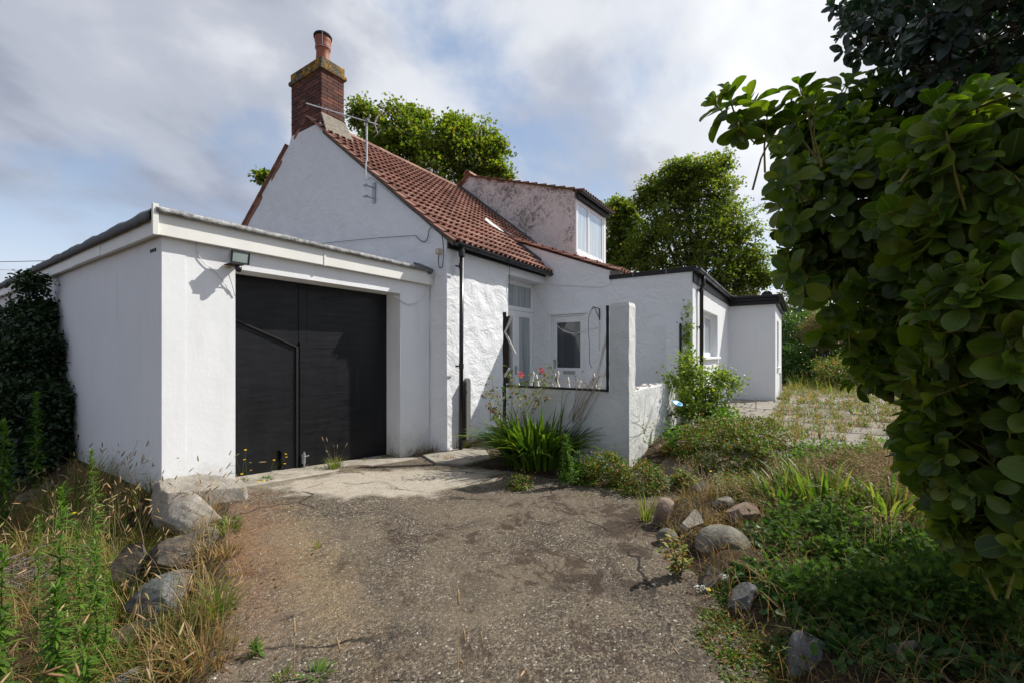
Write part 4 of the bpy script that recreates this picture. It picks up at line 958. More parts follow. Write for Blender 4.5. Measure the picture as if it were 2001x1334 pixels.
def small_things():
    # hanging bracket with trailing cable
    def xp(px, py, off=.03):
        t = (px-1000)/FPX; dr = FW+RT*t; d = (XW-off)/dr[0]; return np.array((XW-off, dr[1]*d, EYE+(HOR-py)/FPX*d))
    b = empty('hanging_bracket', tuple(xp(1171, 624)), 'small rusty black hanging-basket bracket on the wall right of the white door', 'bracket')
    top = xp(1171, 604); bot = xp(1171, 626); tip = top+np.array((-.30, .02, .02))
    MB().bar(top+(0, 0, .01), bot, .02, .014).build('back_plate', MT['rust'], b)
    MB().bar(top, tip, .014, .014).build('arm', MT['rust'], b); MB().bar(bot+(0, 0, .04), tip+(.07, 0, 0), .011, .011).build('brace', MT['rust'], b)
    MB().tube([tip, tip+(-.02, 0, -.02), tip+(-.01, 0, -.05), tip+(.02, 0, -.03)], .006, 5).build('hook', MT['rust'], b)
    rs = Mat('rust_stain', .9, .1); n = rs.noise(20, 4); rs.color(rs.mix(rs.ramp(n, [(.3, 0.), (.7, 1.)]), (.62, .50, .33), (.74, .68, .58)))
    a = xp(1171, 628, .012); MB().prism([(XW-.016, a[1]-.012, a[2]), (XW-.016, a[1]+.012, a[2]), (XW-.016, a[1]+.006, a[2]-.62), (XW-.016, a[1]-.006, a[2]-.62)], (.003, 0, 0)).build('rust_stain', rs.m, b)
    cable('hanging_cable', [tip, tip+(.03, .10, -.2), tip+(.05, .12, -.5), tip+(.07, .10, -.8), tip+(.10, .12, -1.1), tip+(.12, .08, -1.25)], .007, MT['greycable'], 'dark loose cable hanging down from the rusty bracket beside the white door')
    a = np.array((8.62, 5.18, 3.02)); z = xp(1168, 640)
    cable('slack_cable', [a, (8.60, 5.0, 2.75), (8.60, 4.75, 2.35), (8.58, 4.45, 2.02), (8.58, 4.1, 1.90), (8.60, 3.85, 1.96), z], .008, MT['whitecable'], 'slack white cable sagging across the glass of the white door')
    cable('eaves_cable', [(7.15, 4.85, 3.22), (7.18, 4.84, 3.12), (7.20, 4.86, 2.95), (7.205, 4.88, 2.70), (7.205, 4.89, 2.5)], .006, MT['greycable'], 'thin cable dropping from the gutter at the edge of the door recess')
    # tv aerial
    m = empty('tv_aerial', (5.22, 6.72, 4.3), 'aluminium television aerial on a mast fixed to the gable just below the chimney', 'aerial')
    MB().tube([(5.22, 6.72, 4.33), (5.22, 6.72, 4.95), (5.24, 6.72, 5.05), (5.24, 6.72, 5.78)], [.012, .012, .017, .017], 8).build('mast', MT['alu'], m)
    br = MB().box(5.38, 5.40, 6.66, 6.74, 4.28, 4.66)
    for zz in (4.36, 4.56): br.bar((5.39, 6.69, zz), (5.20, 6.71, zz), .02, .02).bar((5.20, 6.76, zz), (5.20, 6.66, zz), .03, .025)
    br.build('wall_bracket', MT['metal'], m)
    A = np.array((4.26, 7.06, 5.73)); B = np.array((5.42, 6.63, 5.745)); d = (B-A)/np.linalg.norm(B-A); s = np.cross(d, (0, 0, 1))
    bo = MB().bar(A, B, .014, .014).build('boom', MT['alu'], m)
    for k in range(11):
        q = A+d*(.10+.095*k); l = .07+.003*k; MB().tube([q-s*l+(0, 0, .012), q+s*l+(0, 0, .012)], .0045, 5).build('director', MT['rust'] if k % 2 == 0 else MT['metal'], bo)
    q = A+d*1.04; di = MB()
    di.tube([q-s*.17, q+s*.17, q+s*.17+(0, 0, .05), q-s*.17+(0, 0, .05), q-s*.17], .006, 6); di.build('dipole', MT['alu'], bo)
    MB().box(q[0]-.03, q[0]+.03, q[1]-.03, q[1]+.03, q[2]-.02, q[2]+.05).build('junction_box', MT['greycable'], bo)
    rf = MB(); e = A+d*1.18
    for zz in (-.16, -.09, .0, .09, .16): k = abs(zz)*.35; rf.tube([e-d*k*-1-s*.17+(0, 0, zz), e+d*k+s*.17+(0, 0, zz)], .005, 5)
    rf.tube([e+(0, 0, -.17)+d*.06, e, e+(0, 0, .17)+d*.06], .007, 5); rf.build('reflector', MT['alu'], bo)
    # grey plank strapped beside the downpipe
    w = empty('wall_plank', (5.85, 4.80, -.1), 'short dark round-topped plank standing against the white wall beside the downpipe', 'plank')
    prof = [(-.07, 0), (.07, 0), (.07, .98)]+[(.07*math.cos(t), .98+.07*math.sin(t)) for t in np.linspace(.3, math.pi-.3, 7)]+[(-.07, .98)]
    MB().prism([(5.84+a, 4.80, .0+z) for a, z in prof], (0, .05, 0)).build('plank', MT['greywood'], w)
    MB().prism([(5.745, 4.78, .0), (5.775, 4.78, .0), (5.775, 4.78, 1.0), (5.745, 4.78, .97)], (0, .09, 0)).build('black_edge', MT['blackwood'], w)
    MB().box(5.80, 5.82, 4.785, 4.80, .80, .84).build('fixing', MT['metal'], w)
    # bottle
    g = gpos(950, 851); bt = empty('water_bottle', tuple(g), 'crumpled clear blue plastic bottle lying at the foot of the white wall', 'bottle')
    ax_ = np.array((.8, -.55, 0)); 
    def lay(prof, o, name, mat):
        b = MB(); b.tube([np.array(g)+ax_*z+(0, 0, .045+.0*z) for r, z in prof], [r for r, z in prof], 12); return b.build(name, mat, bt, True)
    lay([(.02, -.16), (.043, -.155), (.045, -.10), (.040, -.06), (.045, -.02), (.042, .03), (.045, .07), (.035, .11), (.016, .14), (.014, .16)], 0, 'body', MT['blueplastic'])
    lay([(.017, .161), (.017, .185)], 0, 'cap', MT['blueplastic2'])
    lay([(.046, -.09), (.041, -.055), (.046, -.015), (.0435, .02)], 0, 'label_band', MT['whitecable'])
    f = pt(1322, 790, 6.9); mb = MB().lathe([(.0, .0), (.05, .002), (.075, .018), (.085, .03), (.08, .034), (.05, .016), (.0, .012)], (0, 0, 0), 16)
    o = mb.build('blue_dish', MT['blueplastic2'], None, True); o.location = tuple(f); o.rotation_euler = (.4, -.25, 0); tag(o, 'small bright blue plastic dish hung in the shrub beside the low wall', 'dish')
    # overhead wires on the left
    a, b_ = np.array(pt(-40, 513, 26)), np.array(pt(115, 509.5, 24)); b2 = a+(b_-a)*4
    cable('overhead_wire', [a, b_, b2], .02, MT['greycable'], 'thick dark overhead wire crossing the sky above the garage roof at the left edge', 'wire')
    a, b_ = np.array(pt(-40, 526, 30)), np.array(pt(65, 530, 30)); b2 = a+(b_-a)*4
    cable('overhead_wire', [a, b_, b2], .012, MT['greycable'], 'thin faint overhead wire below the thicker one at the left edge', 'wire')
small_things()
def far_houses():
    cream = simple('cream_house_render', (.62, .60, .52), .8, var=.04); slate = simple('grey_slate', (.16, .16, .17), .8, .2, scale=3)
    def house(name, x0, x1, y0, y1, ze, zr, label, mat, ridge='x'):
        h = empty(name, ((x0+x1)/2, (y0+y1)/2, -1), label, 'house')
        MB().box(x0, x1, y0, y1, -1, ze).build('wall', mat, h)
        r = MB()
        if ridge == 'x': r.prism([(x0-.4, y0-.5, ze), (x0-.4, (y0+y1)/2, zr), (x0-.4, y1+.5, ze)], (x1-x0+.8, 0, 0))
        else: r.prism([(x0-.5, y0-.4, ze), ((x0+x1)/2, y0-.4, zr), (x1+.5, y0-.4, ze)], (0, y1-y0+.8, 0))
        rr = r.build('roof', slate, h)
        MB().box(x0-.5, x1+.5, y0-.45, y0-.4, ze-.12, ze+.12).box(x0-.5, x0-.45, y0-.4, y1+.4, ze-.12, ze+.12).build('eaves_board', MT['fascia'], h)
        return h
    p = pt(1469, 692, 38)
    h = house('far_house', p[0], p[0]+14, p[1]-6.0+6.2, p[1]+9, 7.0, 7.9, 'cream two-storey house with white eaves showing behind the sycamore and extension roof', cream)
    for i, (yy, zz) in enumerate(((p[1]+.8, 5.2), (p[1]+3.0, 5.2))):
        f = MB().box(p[0]-.04, p[0]-.01, yy, yy+1.1, zz, zz+1.2).build('window', MT['pvc'], h); MB().box(p[0]-.06, p[0]-.045, yy+.1, yy+1.0, zz+.1, zz+1.1).build('pane', MT['glass'], f)
    MB().lathe([(0, 0), (.28, .06), (.42, .16)], (0, 0, 0), 14)
    sat = pt(1498, 578, 37.0); o = MB().lathe([(.0, .0), (.25, .05), (.42, .15)], (0, 0, 0), 16).build('satellite_dish', MT['blackwood'], h, True); o.location = tuple(np.array(sat)-wl(h)); o.rotation_euler = (0, -1.2, 0)
    p2 = pt(1528, 692, 44)
    h2 = house('far_house', p2[0], p2[0]+7, p2[1]-2.6, p2[1]+5, 5.4, 6.6, 'pale grey-white house with slate roof and black drainpipe beyond the extension corner', simple('pale_house_render', (.55, .54, .52), .8, var=.04), 'x')
    MB().tube([(p2[0]-.1, p2[1]-1.2, 5.4), (p2[0]-.1, p2[1]-1.2, 0)], .09, 8).build('drainpipe', MT['black'], h2)
    f = MB().box(p2[0]+1, p2[0]+2, p2[1]-2.66, p2[1]-2.61, 3.0, 4.4).build('window', MT['pvc'], h2); MB().box(p2[0]+1.1, p2[0]+1.9, p2[1]-2.69, p2[1]-2.665, 3.1, 4.3).build('pane', MT['glass'], f)
far_houses()
# ------------------------------------------------------------ rocks and boulders
def rock_mesh(seed, sub=3, rough=.2, cuts=9, rx=1, ry=1, rz=1):
    r = np.random.default_rng(seed); bm = bmesh.new(); bmesh.ops.create_icosphere(bm, subdivisions=sub+2, radius=1)
    V = np.array([v.co[:] for v in bm.verts]); F = np.array([[v.index for v in f.verts] for f in bm.faces]); bm.free()
    for _ in range(cuts):
        n = r.normal(size=3); n /= np.linalg.norm(n); d = r.uniform(.38, .72) if cuts > 5 else r.uniform(.6, .9); t = V@n; k = t > d; V[k] -= np.outer(t[k]-d, n)*(1.0 if cuts > 5 else .8)
    V += (rough*.15*nz(V[:, 0], V[:, 1], V[:, 2], 1.6, seed)+rough*.14*nz(V[:, 0], V[:, 1], V[:, 2], 6, seed+2)+rough*.12*nz(V[:, 1], V[:, 2], V[:, 0], 14, seed+4)+rough*.07*nz(V[:, 2], V[:, 0], V[:, 1], 31, seed+6))[:, None]*V
    V /= np.abs(V).max(0); V *= np.array((rx, ry, rz)); return V, F
def rock(px, py, w, h, seed, mat, label, group=None, dep=None, rot=0, sink=.3, cuts=9, rough=.22, cat='rock', dz=0.):
    g = gpos(px, py); V, F = rock_mesh(seed, 3, rough, cuts, w/2, (dep or w*.8)/2, h/2)
    c, s = math.cos(rot), math.sin(rot); V = V@np.array([[c, s, 0], [-s, c, 0], [0, 0, 1]])
    me = npmesh('rock', V, [F], False)
    try: me.polygons.foreach_set('use_smooth', np.ones(len(me.polygons), bool)); me.set_sharp_from_angle(angle=math.radians(22))
    except Exception: pass
    o = mkobj('rock' if cat == 'rock' else cat, me, MT[mat], None, g+np.array((0, 0, h*(.5-sink)+dz))); tag(o, label, cat, group); return o
def build_rocks():
    R = YAW-math.pi/2
    def at(x, y, z, w, dep, h, seed, mat, rot, label, cuts=9, rough=.2, tilt=(0, 0)):
        V, F = rock_mesh(seed, 3, rough, cuts, w/2, dep/2, h/2); me = npmesh('rock', V, [F])
        try: me.polygons.foreach_set('use_smooth', np.ones(len(me.polygons), bool)); me.set_sharp_from_angle(angle=math.radians(22))
        except Exception: pass
        o = mkobj('rock', me, MT[mat], None, (x, y, z)); o.rotation_euler = (tilt[0], tilt[1], rot); tag(o, label, 'rock')
    # left edge, from the pier towards the camera
    p = pt(392, 950, 4.30); at(p[0], p[1], .0, .84, .56, .66, 3, 'rockpale', R+.1, 'large pale rock banked against the foot of the white garage pier', 7, .15, (0, -.25))
    p = pt(383, 1010, 3.90); at(p[0], p[1], -.04, .58, .50, .56, 8, 'rockpale', R-.1, 'flat-topped light grey rock directly below the pale rock at the pier', 9, .15, (.1, -.1))
    p = pt(382, 1070, 3.42); at(p[0], p[1], -.13, .50, .50, .58, 12, 'rockdark', R+.5, 'dark brown split rock half way down the left drive edge', 11, .22, (.2, -.3))
    p = pt(345, 1165, 2.95); at(p[0], p[1], -.25, .52, .42, .50, 17, 'rockgrey', R+.2, 'wide blue-grey rock below the dark brown one at the drive edge', 8, .15, (.25, -.1))
    p = pt(262, 1105, 3.2); at(p[0], p[1], -.14, .28, .24, .46, 23, 'rockdark', R, 'upright square-topped brown rock among grass left of the dark split rock', 10, .15)
    p = pt(265, 1240, 2.65); at(p[0], p[1], -.27, .26, .24, .26, 27, 'rockdark', R+.9, 'small half-buried rock below the blue-grey one', 8)
    p = pt(270, 1325, 2.3); at(p[0], p[1], -.27, .30, .26, .26, 31, 'rockgrey', R+.3, 'dark rock at the bottom edge of the picture in the dry grass', 8)
    p = pt(90, 950, 5.4); at(p[0], p[1], -.30, .55, .4, .35, 33, 'rockdark', R, 'dark flat stones in the shade at the foot of the evergreen bush', 9)
    # right edge of the drive
    p = pt(1296, 1015, 4.0); at(p[0], p[1], .0, .22, .22, .30, 41, 'rockpink', R+.2, 'upright pinkish stone at the near corner of the flower bed beside the grass tuft', 7, .15, (.1, .2))
    p = pt(1350, 1035, 3.75); at(p[0], p[1], .0, .22, .24, .28, 44, 'rockpale', R-.3, 'light grey stone between the pinkish stone and the round boulder', 7, .15, (0, -.2))
    p = pt(1303, 1062, 3.6); at(p[0], p[1], -.05, .17, .16, .15, 46, 'rockround', R, 'small grey cobble sunk at the drive edge behind the yellow-leaved sprig', 4, .12)
    p = pt(1412, 1092, 3.35); at(p[0], p[1], -.01, .40, .34, .31, 49, 'rockround', R-.15, 'big rounded grey boulder at the edge of the right flower bed', 3, .10)
    p = pt(1452, 1032, 3.75); at(p[0], p[1], .08, .28, .24, .24, 53, 'rockpink', R, 'pinkish wedge-shaped stone behind the big round boulder', 8, .15, (0, .2))
    p = pt(1412, 1000, 4.1); at(p[0], p[1], .07, .22, .16, .13, 56, 'rockround', R+.4, 'low brown stone lying behind the pinkish wedge', 7)
    p = pt(1368, 968, 4.6); at(p[0], p[1], .05, .22, .2, .20, 59, 'rockround', R+.1, 'mossy stone at the back of the bed among pale dead stalks', 8)
    p = pt(1400, 1150, 2.95); at(p[0], p[1], -.10, .36, .26, .26, 61, 'rockdark', R, 'dark earth-covered stone directly under the big round boulder', 7)
    p = pt(1455, 1215, 2.65); at(p[0], p[1], -.10, .30, .24, .32, 65, 'rockgrey', R-.2, 'shaded slanting stone below the white flowers', 7)
    p = pt(1570, 1290, 2.2); at(p[0], p[1], -.08, .34, .25, .30, 68, 'rockgrey', R+.4, 'shaded grey stone at the bottom of the bed under green leaves', 7)
    p = pt(1760, 1300, 2.1); at(p[0], p[1], -.05, .5, .3, .32, 70, 'rockround', R, 'large shaded boulder in the bottom right corner under the leaves', 7)
    rl = ['long flat stone on the far side of the paving below the dark shrub', 'square grey stone in the far low wall', 'dark stone half hidden in the far weeds', 'pale far stone at the left end of the low stone row']
    for i, (px, py, d, w, h) in enumerate(((1660, 748, 15.5, 1.0, .3), (1625, 742, 15.5, .6, .35), (1690, 752, 15, .7, .3), (1605, 722, 16.5, .5, .5))):
        p = pt(px, py, d); at(p[0], p[1], p[2], w, .5, h, 80+i, 'rockdark', R, rl[i], 7)
    p = pt(1545, 878, 6.5); b = MB().bar((p[0]-.3, p[1]+.25, .06), (p[0]+.35, p[1]-.30, .07), .12, .08).build('kerb_stone', MT['slab'], None, bevel=.015); tag(b, 'narrow kerb stone at the front edge of the weedy paving', 'kerb')
build_rocks()
# ------------------------------------------------------------ plant kit
def unit(v): return v/(np.linalg.norm(v, axis=-1, keepdims=True)+1e-9)
def leaf_tpl(rows, cup=.10, bend=.15, cols=3):
    """rows: (t, halfwidth); leaf of length 1 along +Y, upper face +Z"""
    V = []
    for t, w in rows:
        zb = -bend*t*t
        if cols == 3: V += [(-w, t, zb+cup*w*2), (0, t, zb), (w, t, zb+cup*w*2)]
        else: V += [(-w, t, zb), (w, t, zb)]
    F = []
    for i in range(len(rows)-1):
        for k in range(cols-1): a = i*cols+k; F.append((a, a+1, a+cols+1, a+cols))
    return np.array(V, float), np.array(F)
T_OVAL = leaf_tpl([(0, .02), (.10, .09), (.28, .25), (.52, .35), (.76, .345), (.91, .25), (.975, .14), (1.0, .04)], .22, .22)
T_OVALS = leaf_tpl([(0, .03), (.25, .22), (.6, .28), (.88, .16), (1, .01)], .12, .15)
T_LANCE = leaf_tpl([(0, .02), (.3, .09), (.7, .07), (1, .004)], 0, .25, 2)
T_DIA = (np.array([(0, 0, 0), (.42, .5, .10), (0, 1, -.08), (-.42, .5, .10)]), np.array([(0, 1, 2, 3)]))
def tpl_poly(pts, z=None):
    V = [(0, .35, 0)]+[(x, y, (z or 0)*abs(x)) for x, y in pts]; n = len(pts)
    return np.array(V, float), np.array([(0, i+1, (i+1) % n+1) for i in range(n)])
T_SYC = tpl_poly([(0, 0), (.30, .10), (.20, .28), (.52, .42), (.26, .58), (.22, .72), (0, 1.0), (-.22, .72), (-.26, .58), (-.52, .42), (-.20, .28), (-.30, .10)], .25)
T_CUT = tpl_poly([(0, 0), (.25, -.05), (.12, .25), (.5, .2), (.18, .42), (.45, .62), (.12, .58), (.16, .98), (0, .62), (-.16, .98), (-.12, .58), (-.45, .62), (-.18, .42), (-.5, .2), (-.12, .25), (-.25, -.05)], .3)
T_SPIN = (np.array([(0, 0, 0), (.07, .3, 0), (0, .3, .07), (-.07, .3, 0), (0, .3, -.07), (.06, .7, 0), (0, .7, .06), (-.06, .7, 0), (0, .7, -.06), (0, 1, 0)]),
          np.array([(0,1,2,2),(0,2,3,3),(0,3,4,4),(0,4,1,1),(1,5,6,2),(2,6,7,3),(3,7,8,4),(4,8,5,1),(5,9,6,6),(6,9,7,7),(7,9,8,8),(8,9,5,5)]))
T_SPIN = (T_SPIN[0], np.array([(0,1,2),(0,2,3),(0,3,4),(0,4,1),(1,5,6),(1,6,2),(2,6,7),(2,7,3),(3,7,8),(3,8,4),(4,8,5),(4,5,1),(5,9,6),(6,9,7),(7,9,8),(8,9,5)]))
def petal_tpl(n=8, r=1.0):
    V = [(0, 0, .12)]; F = []
    for k in range(n):
        a = 2*math.pi*k/n; b = a+2*math.pi/n*.42; c = a-2*math.pi/n*.42
        V += [(math.cos(c)*r*.85, math.sin(c)*r*.85, .05), (math.cos(a)*r, math.sin(a)*r, 0), (math.cos(b)*r*.85, math.sin(b)*r*.85, .05)]
        F += [(0, 3*k+1, 3*k+2), (0, 3*k+2, 3*k+3)]
    return np.array(V), np.array(F)
T_FLOWER = petal_tpl()
def rim_attr(me, n, cols=3):
    a = me.attributes.new('rim', 'FLOAT', 'POINT'); v = np.tile(np.array([1.0, 0.0, 1.0]), len(me.vertices)//3+1)[:len(me.vertices)]; a.data.foreach_set('value', v.astype(np.float32))
def scatter(tpl, P, D, U, S):
    TV, TF = tpl; P = np.asarray(P, float); D = unit(np.asarray(D, float)); U = np.asarray(U, float)
    X = unit(np.cross(D, U)); Z = np.cross(X, D); S = np.asarray(S, float).reshape(-1, 1, 1)*np.ones((len(P), 1, 1))
    V = P[:, None]+S*(TV[None, :, 0:1]*X[:, None]+TV[None, :, 1:2]*D[:, None]+TV[None, :, 2:3]*Z[:, None])
    F = TF[None]+(np.arange(len(P))*len(TV))[:, None, None]
    return V.reshape(-1, 3), F.reshape(-1, TF.shape[1])
def blades(B, h, az, bend, w, segs=4, fold=0.0, tip=.0, zlean=None):
    """curved tapering strips"""
    n = len(B); h = np.broadcast_to(h, n).astype(float); bend = np.broadcast_to(bend, n).astype(float); w = np.broadcast_to(w, n).astype(float)
    dx, dy = np.cos(az), np.sin(az); tw = RNG.uniform(-.5, .5, n); sx, sy = -np.sin(az+tw), np.cos(az+tw)
    V = []; cols = 3 if fold else 2
    for i in range(segs+1):
        t = i/segs; r = h*bend*t**1.8; z = h*(t*(1-.12*bend)-.42*bend**1.3*t**2.6)
        c = np.stack([B[:, 0]+dx*r, B[:, 1]+dy*r, B[:, 2]+z], -1); ww = w*(max(0.0, 1-t**2.4)*.97+.03)*(0.7+.6*min(1, t*3) if fold else 1)
        s = np.stack([sx*ww, sy*ww, 0*ww], -1)
        if fold: V += [c-s, c-np.array((0, 0, 1))*(ww*fold)[:, None], c+s]
        else: V += [c-s, c+s]
    V = np.stack(V, 1)  # n, (segs+1)*cols, 3
    F = []
    for i in range(segs):
        for k in range(cols-1): a = i*cols+k; F.append((a, a+1, a+cols+1, a+cols))
    F = np.array(F)[None]+(np.arange(n)*V.shape[1])[:, None, None]
    tipP = (V[:, -1]+V[:, -cols])/2; tipD = tipP-(V[:, -1-cols]+V[:, -2*cols])/2
    return V.reshape(-1, 3), F.reshape(-1, 4), tipP, tipD
class Bag:
    def __init__(s): s.V = []; s.F3 = []; s.F4 = []; s.n = 0
    def add(s, V, F):
        if len(V) == 0: return s
        (s.F3 if F.shape[1] == 3 else s.F4).append(F+s.n); s.V.append(V); s.n += len(V); return s
    def mb(s, m):
        for k, f in m.f.items():
            pass
        V = np.array(m.v)
        for k, f in m.f.items():
            f = np.array(f)
            if k in (3, 4): (s.F3 if k == 3 else s.F4).append(f+s.n)
        s.V.append(V); s.n += len(V); return s
    def build(s, name, mat, parent=None, smooth=True):
        V = np.concatenate(s.V); lo, hi = V.min(0), V.max(0); c = (lo+hi)/2
        if parent is None: c[2] = lo[2]
        Fs = [np.concatenate(x) for x in (s.F3, s.F4) if x]
        return mkobj(name, npmesh(name, V-c, Fs, smooth), mat, parent, c)
def rdir(n, up=0.):
    v = RNG.normal(size=(n, 3)); v[:, 2] += up; return unit(v)
def gbase(x, y): return np.array([x, y, gzf(x, y)])
def onground(x, y): return np.stack([x, y, gz(x, y)], -1)
def plant(name, base, label, cat='plant', group=None): return empty(name, tuple(base), label, cat, group)
def disc(c, r, n, ry=None):
    a = RNG.uniform(0, 2*np.pi, n); q = r*np.sqrt(RNG.uniform(0, 1, n)); x = c[0]+np.cos(a)*q; y = c[1]+np.sin(a)*q*((ry or r)/r); return onground(x, y), a
def grass_tuft(base, n, h, r, label, mat='greengrass', w=.004, bend=(.2, .9), heads=0, hmat='head', hs=.06, drystems=0, cat='grass tuft', name='grass_tuft', group=None):
    p = plant(name, base, label, cat, group); B, a = disc(base, r, n); b = Bag()
    az = a+RNG.uniform(-.7, .7, n)
    V, F, _, _ = blades(B-(0, 0, .01), h*RNG.uniform(.4, 1.0, n), az, RNG.uniform(*bend, n), w*RNG.uniform(.7, 1.2, n), 4); b.add(V, F); b.build('blades', MT[mat], p)
    if heads:
        B, a = disc(base, r*.8, heads); V, F, tp, td = blades(B, h*RNG.uniform(1.0, 1.7, heads), a, RNG.uniform(.1, .45, heads), .0016, 5); s = Bag().add(V, F); s.build('stems', MT['dry'], p)
        k = Bag(); V, F = scatter(T_SPIN, tp, unit(td), rdir(heads), hs*RNG.uniform(.7, 1.25, heads)); k.add(V, F); tag(k.build('seed_heads', MT[hmat], p), kind='stuff')
    return p
def tall_weed(top, label, leafL=.06, dens=150, mat='weed', panicle=False, lean=None, red=False, name='tall_weed', group=None, cat='weed', r=.006):
    base = gbase(top[0]+random.uniform(-.03, .03), top[1]+random.uniform(-.03, .03)); top = np.array(top, float); H = max(.08, top[2]-base[2]); top[2] = base[2]+H
    p = plant(name, base, label, cat, group); mid = (base+top)/2+np.array((random.uniform(-.02, .02), random.uniform(-.02, .02), 0))
    ts = np.linspace(0, 1, 9); pts = [(1-t)**2*base+2*t*(1-t)*mid+t*t*top for t in ts]
    MB().tube(pts, [r*(1-.75*t) for t in ts], 5).build('stem', MT['greenstem'], p, True)
    n = int(dens*H*1.9); t = RNG.uniform(.06, 1, n)**.8; P = ((1-t)**2)[:, None]*base+(2*t*(1-t))[:, None]*mid+(t*t)[:, None]*top
    az = RNG.uniform(0, 2*np.pi, n); el = np.where(t > .85, RNG.uniform(.5, 1.4, n), RNG.uniform(-.25, .9, n)); D = np.stack([np.cos(az)*np.cos(el), np.sin(az)*np.cos(el), np.sin(el)], -1)
    L = 1.2*leafL*RNG.uniform(.7, 1.25, n)*np.clip(1.25-t*.75, .3, 1)
    b = Bag(); V, F = scatter(T_LANCE, P, D, np.array([[0, 0, 1.]])+.2*rdir(n), L); b.add(V, F)
    if panicle:
        m = 260; t = RNG.uniform(.62, 1.0, m); P = ((1-t)**2)[:, None]*base+(2*t*(1-t))[:, None]*mid+(t*t)[:, None]*top; rr = (1.04-t)*.16*RNG.uniform(.1, 1, m); az = RNG.uniform(0, 6.28, m)
        P = P+np.stack([np.cos(az)*rr, np.sin(az)*rr, rr*.8], -1); V, F = scatter(T_SPIN, P, rdir(m, 1.2), rdir(m), RNG.uniform(.012, .024, m)); k = Bag().add(V, F); tag(k.build('flower_buds', MT['shrub'], p), kind='stuff')
    b.build('leaves', MT['redleaf' if red else mat], p); return p
def shrub(name, base, blobs, label, mat, tpl, size, per, cat='shrub', clump=.12, stems=6, stemmat='bark', group=None, extra=None, outward=.8, shell=.55, flat=1.0, up=.35):
    """blobs: (cx,cy,cz,rx,ry,rz,nclumps) world space; leaves gathered in clumps near the blob surfaces"""
    p = plant(name, base, label, cat, group); P_ = []; D_ = []; C_ = []
    for (cx, cy, cz, rx, ry, rz, nc) in blobs:
        d = rdir(nc); q = RNG.uniform(shell, 1.0, nc)[:, None]; C = np.array((cx, cy, cz))+d*q*np.array((rx, ry, rz))
        cs = clump*RNG.uniform(.6, 1.35, nc); o = RNG.normal(size=(nc, per, 3))*cs[:, None, None]*np.array((.5, .5, .42*flat))
        P_.append((C[:, None]+o).reshape(-1, 3)); D_.append((d[:, None]*outward+RNG.normal(size=(nc, per, 3))*.55+np.array((0, 0, -.15))).reshape(-1, 3)); C_.append(C)
    P_ = np.concatenate(P_); D_ = np.concatenate(D_); C_ = np.concatenate(C_)
    g = gz(P_[:, 0], P_[:, 1])+.01; P_[:, 2] = np.maximum(P_[:, 2], g)
    U = np.array([[0, 0, 1.]])*up*2+.6*unit(D_)+.55*RNG.normal(size=P_.shape)
    b = Bag(); V, F = scatter(tpl, P_, D_, U, size*RNG.uniform(.6, 1.25, len(P_))); b.add(V, F); b.build('foliage', MT[mat], p)
    if stems:
        m = MB(); idx = RNG.choice(len(C_), min(stems, len(C_)), replace=False); base = np.array(base, float)
        for i in idx:
            c = C_[i]; mid = (base+c)/2+RNG.normal(size=3)*.05*np.linalg.norm(c-base); s_ = max(.003, .018*np.linalg.norm(c-base)); m.tube([base-(0, 0, .02), base*.6+mid*.4, mid, c], [s_, s_*.85, s_*.6, s_*.2], 5)
        m.build('branches', MT[stemmat], p, True)
    if extra:
        for (nm, mt, tp, n, sz) in extra:
            k = RNG.choice(len(P_), n, replace=False); q = P_[k]+(unit(D_[k])*.03)+np.array((0, 0, .03)); U_ = np.array([[0, 0, 1.]])+.4*rdir(n); D2 = rdir(n)*(1, 1, .2); S_ = sz*RNG.uniform(.8, 1.2, n)
            if n <= 20:
                for a in range(n): V, F = scatter(tp, q[a:a+1], D2[a:a+1], U_[a:a+1], S_[a:a+1]); Bag().add(V, F).build('flower_head', MT[mt], p)
            else: V, F = scatter(tp, q, D2, U_, S_); tag(Bag().add(V, F).build(nm, MT[mt], p), kind='stuff')
    return p
